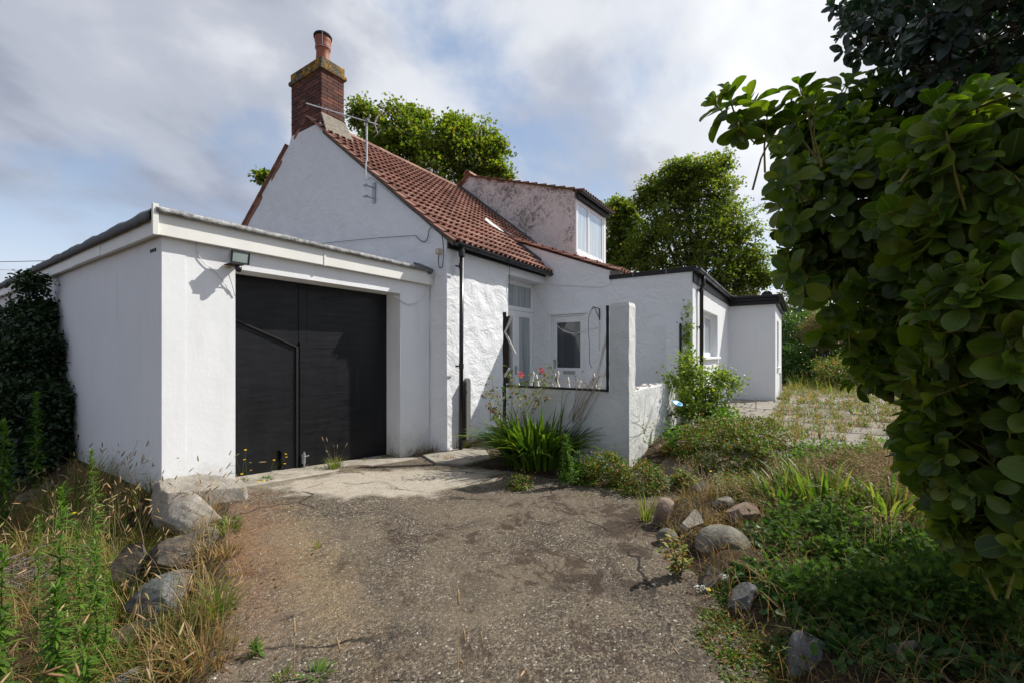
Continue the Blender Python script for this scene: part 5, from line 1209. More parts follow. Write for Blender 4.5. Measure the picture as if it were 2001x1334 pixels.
# ------------------------------------------------------------ trees
def tree(name, trunk, blobs, label, nleaf, size, mat='syc', nb=26):
    """trunk: (x,y,z0,height,radius); blobs (cx,cy,cz,r). Leaf sprays grow on limbs that reach every blob"""
    x, y, z0, H, R_ = trunk; t = empty(name, (x, y, z0), label, 'tree'); C = np.array([b[:3] for b in blobs]); rad = np.array([b[3] for b in blobs])
    m = MB(); fork = np.array((x, y, z0+H*.55)); m.tube([(x, y, z0), (x+.05, y, z0+H*.25), fork], [R_*1.25, R_, R_*.8], 9); m.build('trunk', MT['bark'], t, True)
    l = MB(); tips = []; tr = []
    for c, r in zip(C, rad):
        mid = fork*.45+c*.55+RNG.normal(size=3)*.25; mid[2] -= .3; l.tube([fork-(0, 0, .2), fork*.7+mid*.3, mid, c], [R_*.5, R_*.42, R_*.26, R_*.12], 6)
        for _ in range(nb):
            d = rdir(1, .25)[0]; q = c+d*r*(RNG.uniform(.6, 1.05) if RNG.uniform() < .8 else RNG.uniform(1.05, 1.35)); mm = c*.5+q*.5+RNG.normal(size=3)*.1*r; l.tube([c, mm, q], [R_*.10, R_*.06, R_*.02], 4, False); tips.append((q, d, r)); tips.append((mm+RNG.normal(size=3)*.18*r, d, r))
    l.build('branches', MT['bark'], t, True)
    per = max(10, nleaf//len(tips)); P_ = []; D_ = []
    for q, d, r in tips:
        # flattened drooping sprays built of smaller tufts, with gaps between
        k = 5; tc = q+RNG.normal(size=(k, 3))*np.array((.38, .38, .24))*min(1, r*.6)
        pp = tc[RNG.integers(0, k, per)]+RNG.normal(size=(per, 3))*np.array((.15, .15, .08)); P_.append(pp); D_.append(unit(pp-q)*.5+d*.5+RNG.normal(size=(per, 3))*.6+np.array((0, 0, -.25)))
    P_ = np.concatenate(P_); D_ = np.concatenate(D_); U = np.array([[0, 0, 1.1]])+.5*unit(D_)+.55*RNG.normal(size=P_.shape)
    V, F = scatter(T_SYC, P_, D_, U, size*RNG.uniform(.6, 1.2, len(P_))); Bag().add(V, F).build('crown', MT[mat], t, False)
    return t
def blobs_px(lst, d): return [(*pt(px, py, d+dd), r/FPX*(d+dd)) for px, py, r, dd in lst]
def build_trees():
    d = 20.5
    B = blobs_px([(712, 225, 22, 0), (735, 262, 34, .3), (775, 250, 42, -.4), (812, 238, 24, .5), (800, 300, 52, 0), (850, 300, 50, .8), (885, 250, 26, 0), (880, 292, 44, -.6), (925, 285, 36, .2), (962, 290, 22, .6), (950, 325, 36, 0), (900, 345, 50, .4), (970, 345, 22, -.3), (850, 365, 60, -.5), (780, 350, 60, 0), (740, 310, 36, 0)], d)
    c = pt(830, 500, d); tree('sycamore_tree', (c[0], c[1], 0, 7, .32), B, 'broad green sycamore crown rising behind the tiled roof and the television aerial', 32000, .155)
    B = blobs_px([(512, 347, 9, 0), (525, 352, 9, 0), (545, 365, 14, 0)], 21); c = pt(560, 500, 21); tree('small_tree', (c[0], c[1], 0, 7, .16), B, 'tree showing only a small leafy tip at the left slope of the roof', 700, .2, nb=8)
    d = 25
    B = blobs_px([(1330, 335, 24, 0), (1305, 365, 34, .5), (1365, 345, 34, -.4), (1400, 335, 26, .6), (1345, 390, 52, 0), (1400, 385, 44, -.5), (1300, 420, 48, .3), (1280, 470, 52, 0), (1350, 460, 64, -.8), (1420, 430, 42, .4), (1445, 470, 40, 0), (1400, 500, 62, -.3), (1460, 520, 36, .3), (1480, 545, 22, 0), (1320, 520, 66, 0), (1250, 510, 40, .5), (1440, 560, 42, 0), (1380, 560, 60, 0), (1270, 385, 24, .2)], d)
    c = pt(1360, 650, d); tree('sycamore_tree', (c[0], c[1], 0, 6, .35), B, 'tall rounded sycamore with clear trunk side standing behind the flat extension roof', 50000, .155)
    B = blobs_px([(1200, 420, 26, 0), (1225, 450, 30, 0), (1205, 480, 30, .5), (1235, 500, 32, 0), (1190, 510, 30, 0), (1215, 415, 18, 0)], 27)
    c = pt(1205, 650, 27); tree('sycamore_tree', (c[0], c[1], 0, 6, .25), B, 'smaller tree squeezed between the dormer window and the tall rounded sycamore', 12000, .19)
    B = blobs_px([(1550, 600, 26, 0), (1580, 585, 24, .5), (1610, 610, 30, 0), (1545, 560, 14, 0)], 30)
    c = pt(1575, 700, 30); tree('thin_tree', (c[0], c[1], 0, 4.5, .12), B, 'thin pale-leaved tree in front of the far grey-white house', 2200, .17, nb=12)
build_trees()
def build_hedge():
    def bl(lst): 
        out = []
        for px, py, d, rx, rz, n in lst: c = pt(px, py, d); out.append((c[0], c[1], c[2], rx, rx, rz, n))
        return out
    g = lambda px, d: (lambda q: (q[0], q[1], gzf(q[0], q[1])))(pt(px, 700, d))
    shrub('laurel_hedge', g(1545, 19), bl([(1545, 670, 19, .9, 1.5, 260), (1590, 660, 20, 1.0, 1.4, 260), (1555, 715, 17.5, .7, .8, 150), (1640, 650, 21, 1.2, 1.6, 200)]), 'glossy green hedge mass beyond the extension corner under the far houses', 'ivy', T_OVALS, .11, 26, cat='hedge', clump=.32, stems=8)
    shrub('brown_shrub', g(1605, 17), bl([(1605, 645, 17, .62, .72, 170), (1640, 640, 17.5, .6, .6, 90)]), 'rounded dusty brown shrub in front of the green hedge', 'brownshrub', T_OVALS, .06, 40, clump=.26, stems=12)
    shrub('dark_shrub', g(1665, 14.5), bl([(1665, 725, 14.5, .95, .38, 130), (1720, 720, 14.5, .8, .5, 110), (1620, 720, 15.5, .5, .4, 60)]), 'low dark green shrub with bare twigs at the end of the weedy paving', 'ger', T_OVALS, .07, 26, clump=.24, stems=14)
    shrub('garden_bush', g(1800, 16), bl([(1800, 660, 16, 1.6, 1.5, 260), (1900, 640, 17, 1.8, 1.8, 240), (1720, 650, 18, 1.2, 1.4, 160)]), 'tall far bush mostly hidden behind the big foreground leaves', 'ivy', T_OVALS, .12, 22, clump=.34, stems=8)
    # evergreen against the garage side
    e = []
    for px, py, d, r, rz, n in ((55, 555, 6.3, .10, .14, 14), (50, 625, 6.3, .26, .22, 40), (8, 640, 6.6, .16, .10, 16), (88, 610, 6.5, .18, .16, 34), (62, 700, 6.2, .36, .36, 120), (100, 690, 6.3, .26, .34, 70), (5, 740, 6.4, .36, .30, 90), (70, 800, 6.0, .46, .42, 170), (108, 800, 6.0, .24, .36, 80), (20, 850, 6.0, .5, .45, 130), (90, 880, 5.9, .34, .34, 100), (-60, 860, 6.4, .6, .5, 110)):
        c = pt(px, py, d); e.append((min(c[0], 1.62-r*.75), c[1], c[2], r, r*1.2, rz, n))
    c = pt(60, 900, 6.1); shrub('evergreen_bush', gbase(min(c[0], 1.3), c[1]), e, 'dark evergreen bush with a single tall shoot growing against the side wall of the garage', 'holly', T_OVALS, .062, 46, cat='bush', clump=.15, stems=14)
build_hedge()
# ------------------------------------------------------------ big-leaved hedge in the right foreground
def rosettes(C, O, L, per, kmin=5):
    """C tip positions, O outward directions -> leaf P, D, U, S"""
    n = len(C); O = unit(O); ref = rdir(n); X = unit(np.cross(O, ref)); Y = np.cross(O, X); P = []; D = []; U = []; S = []
    for k in range(per):
        a = k*2.4+RNG.uniform(-.3, .3, n); pol = np.clip(.30+k*.155+RNG.uniform(-.18, .18, n), .2, 1.75)
        rad = np.cos(a)[:, None]*X+np.sin(a)[:, None]*Y; d = np.cos(pol)[:, None]*O+np.sin(pol)[:, None]*rad+np.array((0, 0, -.10))
        P.append(C-O*(.008*k)+d*.008); D.append(d); U.append(O*1.0+np.array((0, 0, .35))-rad*.3+.25*RNG.normal(size=(n, 3)))
        S.append(L*np.clip(.50+.085*k, 0, 1)*RNG.uniform(.62, 1.2, n))
    return [np.concatenate(q) for q in (P, D, U, S)]
def big_bush(name, label, blobs, L, per, mat, tpl, keep, twigmat, base, droop=.0, extra_tips=(), ctr_pull=.5, nobj=300, dense=.012):
    root = plant(name, base, label, 'bush'); C = []; O = []
    for (px, py, d, r, rz) in blobs:
        c = pt(px, py, d); n = int(4*math.pi*r*rz/dense); dd = rdir(n); q = RNG.uniform(.62, 1.03, n)[:, None]; C.append(c+dd*q*np.array((r, r, rz))); O.append(dd+np.array((0, 0, .25-droop))+.35*RNG.normal(size=(n, 3)))
    C = np.concatenate(C); O = np.concatenate(O)
    inside = np.zeros(len(C), bool)
    for (px, py, d, r, rz) in blobs:
        c = pt(px, py, d); inside |= (np.linalg.norm((C-c)/np.array((r, r, rz)), axis=1) < .58)
    C, O = C[~inside], O[~inside]
    if len(extra_tips):
        E = np.array([pt(*t[:3]) for t in extra_tips]); EO = np.array([t[3] for t in extra_tips], float); C = np.concatenate([C, E]); O = np.concatenate([O, EO])
    cam_ = np.array((0, 0, EYE)); far = np.linalg.norm(C-cam_, axis=1) > .62; C, O = C[far], O[far]
    P, D, U, S = rosettes(C, O, L, per)
    dist = np.linalg.norm(P-cam_, axis=1); order = np.argsort(dist/S)
    vis = (P@FW > .2); tt = (P@RT)/(P@FW+1e-6); inview = vis & (tt < 1.2) & (tt > -1.2)
    order = np.array([i for i in order if inview[i]]); near = order[:nobj]; rest = np.setdiff1d(np.arange(len(P)), near)
    me = npmesh('leaf', tpl[0], [tpl[1]], True); me.materials.append(MT[mat]); rim_attr(me, 0)
    Dn = unit(D); X = unit(np.cross(Dn, U)); Z = np.cross(X, Dn)
    for i in near:
        o = bpy.data.objects.new('leaf', me); COL.objects.link(o); place(o, root, P[i]); o.rotation_euler = Matrix((X[i], Dn[i], Z[i])).transposed().to_euler(); o.scale = (S[i],)*3
    V, F = scatter(tpl, P[rest], D[rest], U[rest], S[rest]); fo = tag(Bag().add(V, F).build('foliage', MT[mat], root), kind='stuff'); rim_attr(fo.data, 0)
    m = Bag(); t1 = MB()
    for c, o in zip(C, unit(O)):
        if random.random() > .6: continue
        a = c-o*.02; b = c-o*.12+np.array((0, 0, -.02)); e = b-o*.10+RNG.normal(size=3)*.02-np.array((0, 0, .03)); t1.tube([c+o*.012, a, b, e], [.0022, .003, .0038, .0045], 4, False)
    tag(t1.build('twigs', MT[twigmat], root, True), kind='stuff')
    t2 = MB(); bs = np.array(base, float)
    for (px, py, d, r, rz) in blobs:
        c = pt(px, py, d); mid = bs*.5+c*.5+RNG.normal(size=3)*.06; mid[2] -= .05; t2.tube([bs+RNG.normal(size=3)*.05, bs*.7+mid*.3, mid, c], [.03, .026, .018, .008], 7)
    t2.build('branches', MT['bark'], root, True)
    return root
def build_foreground_bush():
    b = pt(2260, 1300, 1.95); base = gbase(b[0], b[1])
    big_bush('broad_leaved_bush', 'big foreground bush with glossy rounded olive-green leaves filling the right edge', [
        (1690, 400, 2.0, .36, .40), (1660, 270, 2.3, .36, .30), (1840, 560, 1.75, .36, .42), (1900, 350, 1.35, .27, .30), (1965, 640, 1.30, .26, .34), (1980, 900, 1.35, .27, .34),
        (1880, 870, 1.75, .20, .30), (1590, 505, 2.1, .15, .22), (2120, 500, 1.5, .45, .7), (2130, 950, 1.7, .40, .45), (1930, 420, 2.4, .42, .6), (2080, 250, 2.4, .5, .6), (1990, 700, 2.75, .48, .45), (1740, 700, 1.95, .20, .16), (1990, 1050, 1.5, .20, .16), (2130, 1140, 1.5, .24, .2)],
        .088, 10, 'gris', T_OVAL, None, 'grisedge', base, 0.15,
        extra_tips=[(px, py, 1.75+.02*(i % 4), o) for i, (px, py, o) in enumerate([
            (1392, 203, (-.5, .5, .35)), (1420, 180, (-.1, .3, .9)), (1450, 235, (-.5, .1, .1)), (1462, 185, (0, .3, 1)), (1440, 262, (-.3, .2, -.8)), (1500, 215, (-.2, -.1, .8)), (1478, 260, (-.1, 0, -.9)), (1520, 245, (0, -.3, .5)),
            (1560, 165, (-.2, .3, 1)), (1590, 200, (0, 0, .8)), (1545, 210, (-.4, .2, .5)), (1530, 300, (-.7, .3, .1)), (1520, 350, (-.7, .4, .0)), (1515, 395, (-.8, .4, .2)), (1560, 330, (-.5, 0, .2)), (1540, 440, (-.7, .3, -.2)), (1560, 560, (-.8, .3, -.3)), (1530, 530, (-.7, .5, -.1)),
            (1620, 600, (-.5, .1, -.5)), (1610, 660, (-.7, .1, -.5)), (1660, 690, (-.3, 0, -.9)), (1700, 730, (-.3, 0, -.9)), (1640, 640, (-.4, -.3, -.3)), (1790, 850, (-.8, .3, 0)), (1800, 920, (-.8, .3, -.2)), (1815, 980, (-.7, .2, -.3)), (1860, 1030, (-.5, .1, -.6)), (1930, 1060, (-.3, 0, -.9)), (1985, 1085, (0, 0, -1))])])
    b = pt(2050, 1300, 2.9); base = gbase(b[0], b[1])
    big_bush('dark_leaved_tree', 'dark blue-green small-leaved tree hanging over the top right corner', [
        (1760, 40, 2.2, .27, .24), (1900, 110, 1.8, .30, .26), (2010, -40, 1.7, .45, .40), (1880, -90, 2.2, .45, .3), (1810, 190, 2.05, .20, .16), (1740, -40, 2.6, .3, .25), (1960, 230, 1.9, .26, .18), (2100, 150, 2.2, .5, .5), (1990, 60, 2.4, .5, .5), (1900, 250, 2.3, .35, .25)],
        .066, 9, 'darkleaf', T_OVALS, None, 'bark', base, .25, dense=.0125,
        extra_tips=[(1650, 60, 2.2, (-.7, .4, -.3)), (1640, 100, 2.25, (-.8, .4, -.2)), (1635, 20, 2.3, (-.5, .3, .3)), (1625, 12, 2.3, (-.6, .2, -.2)), (1680, 120, 2.2, (-.6, .2, -.6)), (1700, 160, 2.2, (-.7, .2, -.3))])
build_foreground_bush()
# ------------------------------------------------------------ left bank: meadow and tall weeds
def build_left_bank():
    # thatch of dead grass
    def region(n, x0, x1, y0, y1, marg=0.02):
        x = RNG.uniform(x0, x1, n); y = RNG.uniform(y0, y1, n); k = x < xline(y)-marg; return onground(x[k], y[k])
    g = tag(empty('meadow_grass', (0.2, 4, -.35)), kind='stuff')
    b = Bag()
    for n, h0, h1, be, w, yr in ((16000, .08, .22, (.5, 1.3), .0022, (1.0, 7.5)), (9000, .18, .42, (.25, 1.0), .002, (1.2, 7.5))):
        B = region(n, -1.3, 2.0, *yr); m = len(B); V, F, _, _ = blades(B-(0, 0, .01), RNG.uniform(h0, h1, m), RNG.uniform(0, 6.28, m), RNG.uniform(*be, m), w*RNG.uniform(.7, 1.4, m), 4); b.add(V, F)
    tag(b.build('grass_blades', MT['grass'], g), kind='stuff')
    b = Bag()
    for cx, cy, r, n, h in ((1.25, 4.9, .42, 420, .42), (1.35, 4.3, .22, 220, .34), (1.1, 4.1, .32, 300, .36), (.75, 3.2, .3, 260, .34), (1.15, 5.6, .4, 330, .45), (.9, 2.9, .25, 160, .3), (.35, 2.6, .4, 220, .35), (1.3, 6.6, .4, 300, .5)):
        B, a = disc((cx, cy), r, n); V, F, _, _ = blades(B, h*RNG.uniform(.4, 1.05, n), a, RNG.uniform(.2, 1.0, n), .0028*RNG.uniform(.7, 1.3, n), 4); b.add(V, F)
    tag(b.build('green_blades', MT['greengrass'], g), kind='stuff')
    # foxtail stems
    f = tag(empty('foxtail_grass', (.8, 4, -.3)), kind='stuff'); B = region(1500, -1.0, 2.0, 1.9, 7.2); B = B[RNG.permutation(len(B))][:760]
    C, _ = disc((1.32, 5.35), .42, 150); C = C[C[:, 0] < 1.62]; B = np.concatenate([B, C]); n = len(B)
    V, F, tp, td = blades(B, RNG.uniform(.30, .62, n), RNG.normal(.4, 1.0, n), RNG.uniform(.15, .6, n), .0014, 5); tag(Bag().add(V, F).build('stems', MT['dry'], f), kind='stuff')
    D = unit(td)+np.array((0, 0, -.15))+.25*RNG.normal(size=(n, 3)); V, F = scatter((T_SPIN[0]*np.array((1.15, 1, 1.15)), T_SPIN[1]), tp-unit(D)*.005, D, rdir(n), RNG.uniform(.045, .085, n)); tag(Bag().add(V, F).build('seed_heads', MT['head'], f), kind='stuff')
    # tall weeds
    ws = [((120, 950, 2.35), 'leafy bright green weed standing tallest at the bottom left, its tip at the grey twigs', .075, 190, 0), ((110, 1150, 2.0), 'dense green weed at the very bottom left, wider than its neighbours', .075, 260, 0),
          ((178, 882, 2.75), 'tall pale weed topped with a long spire of cream-green flower buds', .06, 130, 1), ((185, 1060, 2.4), 'green weed with drooping narrow leaves between the pale spire and the rocks', .06, 170, 0),
          ((150, 1020, 2.55), 'slender green weed just left of the pale flowering spire', .055, 150, 0), ((8, 825, 4.2), 'large feathery green weed at the left edge beside the evergreen bush', .11, 210, 0),
          ((70, 768, 5.2), 'green weed top poking up in front of the dark evergreen bush', .10, 150, 0), ((6, 1070, 2.1), 'green weed cut by the left edge half way up the dry grass', .07, 190, 0),
          ((212, 1120, 2.3), 'small green weed beside the blue-grey rock', .05, 150, 0), ((165, 1230, 2.0), 'low leafy green weed at the bottom edge right of the dense one', .07, 240, 0), ((75, 1010, 2.6), 'thin green weed in front of the heap of grey twigs', .055, 130, 0),
          ((496, 1250, 2.25), 'short dark green weed growing at the bottom edge of the drive on the left', .045, 420, 0)]
    for (px, py, d), lab, L, dens, pan in ws: tall_weed(pt(px, py, d), lab, L, dens, panicle=bool(pan), group='tall weeds on the left bank')
    # heap of dry grey twigs
    c = gbase(*pt(35, 1020, 3.3)[:2]); p = plant('twig_heap', c, 'heap of bare grey dead twigs in the dry grass at the left edge', 'twigs'); m = MB()
    for _ in range(170):
        a = c+RNG.normal(size=3)*np.array((.20, .20, .06))+(0, 0, .12); d = rdir(1)[0]*np.array((1, 1, .45))*RNG.uniform(.12, .3); m.tube([a, a+d*.5+RNG.normal(size=3)*.012, a+d], [.0028, .0022, .001], 4, False)
    tag(m.build('twigs', MT['greywood'], p), kind='stuff')
    # hawkweed flowers by the garage pier and along the drive edge
    def hawk(lst, label, base_px, name='hawkweed'):
        b0 = gpos(*base_px); p = plant(name, b0, label, 'wildflower', 'yellow hawkweed flowers'); m = MB(); P = []
        for px, py, d in lst:
            t = pt(px, py, d); b = b0+RNG.normal(size=3)*np.array((.03, .03, 0)); mid = b*.5+t*.5+RNG.normal(size=3)*.015; m.tube([b, mid, t], .0014, 4, False); P.append(t)
        m.build('stems', MT['greenstem'], p); P = np.array(P)
        for q in P:
            Bf = Bag()
            for tl, sc in ((0, 1), (.5, .7)): V, F = scatter(T_FLOWER, [q+(0, 0, .004*tl)], rdir(1)*np.array((1, 1, .1)), np.array([[0, 0, 1.]])+.35*rdir(1), .016*sc); Bf.add(V, F)
            Bf.build('flower_head', MT['yflower'], p)
        q, a = disc(b0, .06, 26); V, F, _, _ = blades(q, .07, a, .9, .006, 3, .3); Bag().add(V, F).build('leaves', MT['weed'], p)
    hawk([(479, 878, 4.9), (477, 897, 4.9), (489, 903, 4.9), (490, 918, 4.85), (472, 925, 4.85), (515, 938, 4.8), (505, 940, 4.8), (456, 879, 4.9)], 'clump of yellow hawkweed flowers against the bottom left corner of the black doors', (470, 945))
    hawk([(558, 886, 5.2), (559, 892, 5.2), (556, 905, 5.15), (535, 898, 5.2)], 'yellow flowers leaning over the small cut-out hole of the black doors', (520, 940))
    hawk([(480, 990, 4.1), (479, 995, 4.1), (455, 995, 4.1), (452, 1004, 4.0), (508, 1001, 4.1), (518, 1001, 4.1), (440, 968, 4.3)], 'low yellow flowers scattered on the drive beside the pale grey rock', (450, 1025))
    hawk([(268, 861, 4.6), (284, 883, 4.6), (193, 966, 3.8), (144, 1001, 3.5)], 'few yellow flowers among the foxtail grass left of the garage pier', (230, 1000))
    hawk([(620, 1298, 2.2)], 'single yellow flower at the bottom edge of the drive', (615, 1330))
    # grass along the drive edge between the rocks
    for i, (px, py, n, h, r, lab) in enumerate(((445, 1040, 90, .16, .09, 'small green and red grass tuft on the drive edge right of the flat pale rock'), (440, 1090, 80, .18, .08, 'grass tuft between the dark split rock and the rusty patch of drive'), (425, 1200, 120, .28, .10, 'upright yellow-green grass tuft beside the blue-grey rock'),
            (400, 1290, 150, .24, .14, 'dry grass tuft at the bottom of the left drive edge'), (330, 1290, 160, .26, .16, 'brown grass tuft between the two lowest rocks'), (300, 1040, 160, .26, .14, 'green tuft tucked against the left side of the pale rocks'), (310, 1130, 90, .2, .07, 'dark green tuft in the gap left of the dark split rock'),
            (225, 1200, 160, .3, .16, 'mixed green and straw tuft below the square-topped brown rock'), (470, 1120, 40, .10, .10, 'flattened straw lying on the rusty edge of the drive'))):
        grass_tuft(gpos(px, py), n, h, r, lab, 'grass' if i in (1, 3, 4, 8) else 'greengrass', .0032, (.2, 1.1), heads=(0, 3, 4, 5, 5, 5, 0, 8, 0)[i], group='grass tufts on the left drive edge')
build_left_bank()
# ------------------------------------------------------------ by the garage doors, downpipe and porch
def strap_clump(name, base, n, h, r, label, mat='strap', w=.017, bend=(.25, 1.1), nobj=150, cat='plant', fold=.35):
    root = plant(name, base, label, cat); B, a = disc(base, r, n); B[:, 2] = np.maximum(B[:, 2], base[2]-.02); az = a+RNG.uniform(-.5, .5, n); hh = h*RNG.uniform(.5, 1.05, n); be = RNG.uniform(*bend, n)
    depth = B@FW; order = np.argsort(depth)
    near = order[:nobj]; rest = order[nobj:]
    for i in near:
        V, F, _, _ = blades(B[i:i+1], hh[i:i+1], az[i:i+1], be[i:i+1], w*RNG.uniform(.75, 1.15, 1), 6, fold); c = B[i]; me = npmesh('leaf', V-c, [F], True); mkobj('leaf', me, MT[mat], root, c)
    if len(rest): V, F, _, _ = blades(B[rest], hh[rest], az[rest], be[rest], w, 6, fold); tag(Bag().add(V, F).build('foliage', MT[mat], root), kind='stuff')
    return root
def build_middle():
    strap_clump('agapanthus_clump', gpos(1055, 912)+np.array((.10, .10, .0)), 560, .95, .46, 'large clump of arching dark green strap leaves against the shaded porch wall', 'strap', .023, (.12, 1.05), 290)
    # downpipe corner
    grass_tuft(gpos(893, 876), 190, .30, .16, 'bright green grass tuft at the foot of the black downpipe', 'greengrass', .004, (.2, .9), heads=7, hs=.05)
    grass_tuft(gpos(655, 915), 130, .24, .09, 'grass tuft with upright foxtail heads growing in front of the black garage doors', 'greengrass', .0035, (.15, .8), heads=6, hs=.075)
    grass_tuft(gpos(852, 898), 60, .13, .06, 'small green grass tuft at the left end of the broken slab', 'greengrass', .0035)
    grass_tuft(gpos(878, 900), 80, .16, .08, 'small dry grass tuft on the broken slab', 'grass', .003)
    grass_tuft(gpos(925, 905), 60, .12, .09, 'low grass along the right end of the broken slab', 'greengrass', .0035)
    grass_tuft(gpos(1140, 975), 50, .07, .09, 'tiny flat green tuft alone on the drive below the strap-leaved clump', 'greengrass', .003, (.6, 1.3))
    grass_tuft(gpos(1262, 1018), 55, .42, .05, 'spiky grass tuft arching over the corner of the right flower bed', 'greengrass', .0035, (.15, .9))
    grass_tuft(gpos(622, 1070), 12, .12, .02, 'tiny single green sprig in the rust-stained crack of the drive', 'greengrass', .005)
    grass_tuft(gpos(1680, 893), 160, .10, .16, 'flat bright green grass patch at the near edge of the weedy paving', 'greengrass', .0035, (.5, 1.3))
    # dry flowery fringe along pier and door foot
    def fringe(px0, px1, py0, py1, n, h, label, name='weed_fringe', mat='grass', fl=None):
        A, Z = gpos(px0, py0), gpos(px1, py1); p = plant(name, (A+Z)/2, label, 'weeds'); t = RNG.uniform(0, 1, n)[:, None]; B = A+(Z-A)*t+RNG.normal(size=(n, 3))*np.array((.05, .05, 0)); B[:, 2] = gz(B[:, 0], B[:, 1])
        V, F, tp, td = blades(B, h*RNG.uniform(.3, 1.1, n), RNG.uniform(0, 6.28, n), RNG.uniform(.1, .9, n), .0022, 4); Bag().add(V, F).build('stems', MT[mat], p)
        k = RNG.choice(n, n//2, replace=False); q = tp[k]; V, F = scatter(T_OVALS, B[k]+(0, 0, .02)+.03*rdir(len(k)), rdir(len(k), .5), rdir(len(k), 1.5), .03*RNG.uniform(.5, 1.2, len(k))); Bag().add(V, F).build('leaves', MT['ger'], p)
        if fl: k = RNG.choice(n, fl[1], replace=False); V, F = scatter(T_FLOWER, tp[k], rdir(len(k)), rdir(len(k), 1.5), fl[2]); Bag().add(V, F).build('flowers', MT[fl[0]], p)
    fringe(770, 868, 893, 880, 240, .24, 'fringe of dry weeds and tiny white flowers along the foot of the right garage pier', fl=('wflower', 26, .009))
    fringe(868, 935, 880, 868, 260, .30, 'tangle of white daisies and grass at the foot of the white wall by the downpipe', fl=('wflower', 46, .013))
    fringe(600, 640, 918, 915, 50, .06, 'low moss and weeds on the threshold of the garage doors', mat='greengrass')
    fringe(700, 760, 905, 893, 60, .05, 'thin line of weeds along the garage door sill', mat='greengrass')
    fringe(330, 455, 930, 945, 60, .18, 'wispy weeds on top of the large pale rock by the pier')
    # conyza in front of the clump
    tall_weed(pt(1106, 852, 5.15), 'bright green feathery weed standing in front of the strap-leaved clump', .085, 360, group=None, r=.005)
    tall_weed(pt(1385, 945, 4.7), 'short green weed behind the mossy stone of the right bed', .05, 260)
    # rose bush with pink flowers
    base = gpos(1000, 905)+np.array((.25, .25, 0)); p = plant('rose_bush', base, 'leggy rose bush with two pink blooms reaching over the black-edged porch wall', 'rose bush'); m = MB(); tips = []
    for px, py, d in ((960, 740, 6.0), (985, 765, 6.0), (1005, 742, 6.1), (1020, 755, 6.15), (1035, 735, 6.25), (1062, 722, 6.2), (1075, 735, 6.2), (1050, 760, 6.2), (1078, 712, 6.2), (1030, 770, 6.1), (975, 790, 5.9), (950, 760, 5.9), (995, 725, 6.0), (1068, 750, 6.2), (970, 805, 5.9)):
        t = pt(px, py, d); b = base+RNG.normal(size=3)*np.array((.05, .05, 0)); mid = b*.45+t*.55+RNG.normal(size=3)*.05; m.tube([b, b*.7+mid*.3, mid, t], [.006, .005, .004, .002], 5, False); tips.append((t, mid))
    m.build('stems', MT['drystem'], p, True); P = []; 
    for t, mid in tips:
        for _ in range(24): k = random.random()**.6; P.append(mid+(t-mid)*(.3+.75*k)+RNG.normal(size=3)*.045)
    P = np.array(P); n = len(P); V, F = scatter(T_OVALS, P, rdir(n), rdir(n, 1.), .048*RNG.uniform(.6, 1.2, n)); Bag().add(V, F).build('leaves', MT['roseleaf'], p)
    for px, py, d in ((1018, 731, 6.05), (1058, 723, 6.15)):
        c = pt(px, py, d); k = 34; o = rdir(k); V, F = scatter(T_OVALS, c+o*.018, o+.3*rdir(k), -o+.5*rdir(k), .034*RNG.uniform(.7, 1.1, k)); Bag().add(V, F).build('bloom', MT['pflower'], p)
    for px, py, d, mt in ((955, 790, 5.85, 'redleaf'), (962, 800, 5.9, 'redleaf'), (948, 770, 5.85, 'redleaf'), (1068, 775, 6.1, 'redleaf'), (1052, 783, 6.1, 'redleaf')):
        c = pt(px, py, d); k = 14; V, F = scatter(T_OVALS, c+.03*rdir(k), rdir(k, -.5), rdir(k, 1), .05*RNG.uniform(.6, 1, k)); Bag().add(V, F).build('brown_leaves', MT[mt], p)
    # dead climber over the wall
    base = gpos(1140, 872)+np.array((.25, .05, 0)); p = plant('dead_climber', base, 'bare pale climbing stems draped over the porch wall beside the pillar', 'climber'); m = MB()
    z0 = pt(1140, 830, 6.3)
    for px, py, py2 in ((1128, 765, 790), (1135, 760, 800), (1142, 768, 780), (1150, 758, 770), (1158, 764, 805), (1170, 745, 770), (1180, 758, 760), (1095, 770, 790), (1082, 768, 800), (1122, 750, 760), (1165, 762, 815)):
        t = pt(px, py, 6.15); t[0] = 5.70; e = t+np.array((.12, RNG.uniform(-.15, .15), RNG.uniform(.0, .08))); b = base+(0, RNG.uniform(-.05, .05), 0); mid = np.array((5.68, (b[1]*.4+t[1]*.6), (b[2]*.45+t[2]*.55)))+RNG.normal(size=3)*(.01, .04, .03)
        m.tube([b, b*.6+mid*.4, mid, t, (t+e)/2+(0, 0, .05), e], [.010, .009, .006, .0045, .004, .002], 5, False)
    for _ in range(10):
        y = RNG.uniform(2.4, 3.3); a = np.array((5.74, y, .97)); m.tube([a, a+(.02, RNG.uniform(-.12, .12), RNG.uniform(.05, .2)), a+(.08, RNG.uniform(-.25, .25), RNG.uniform(.0, .12))], [.004, .003, .0015], 4, False)
    m.build('stems', MT['drystem'], p, True)
    k = 30; P = np.stack([np.full(k, 5.76), RNG.uniform(2.5, 3.2, k), RNG.uniform(.98, 1.2, k)], -1); V, F = scatter(T_OVALS, P, rdir(k), rdir(k, 1), .03); Bag().add(V, F).build('withered_leaves', MT['redleaf'], p)
    # low ground cover along the porch
    def mound(px, py, d, rx, rz, nc, lab, mat='ger', size=.034, per=34, tpl=T_OVALS, extra=None, name='geranium_mound', ry=None):
        c = pt(px, py, d); b = gbase(c[0], c[1]); return shrub(name, b, [(c[0], c[1], b[2]+rz*.35, rx, ry or rx, rz, nc)], lab, mat, tpl, size, per, 'ground cover', .085, 4, 'drystem', None, extra, .6, .75, .9, .6)
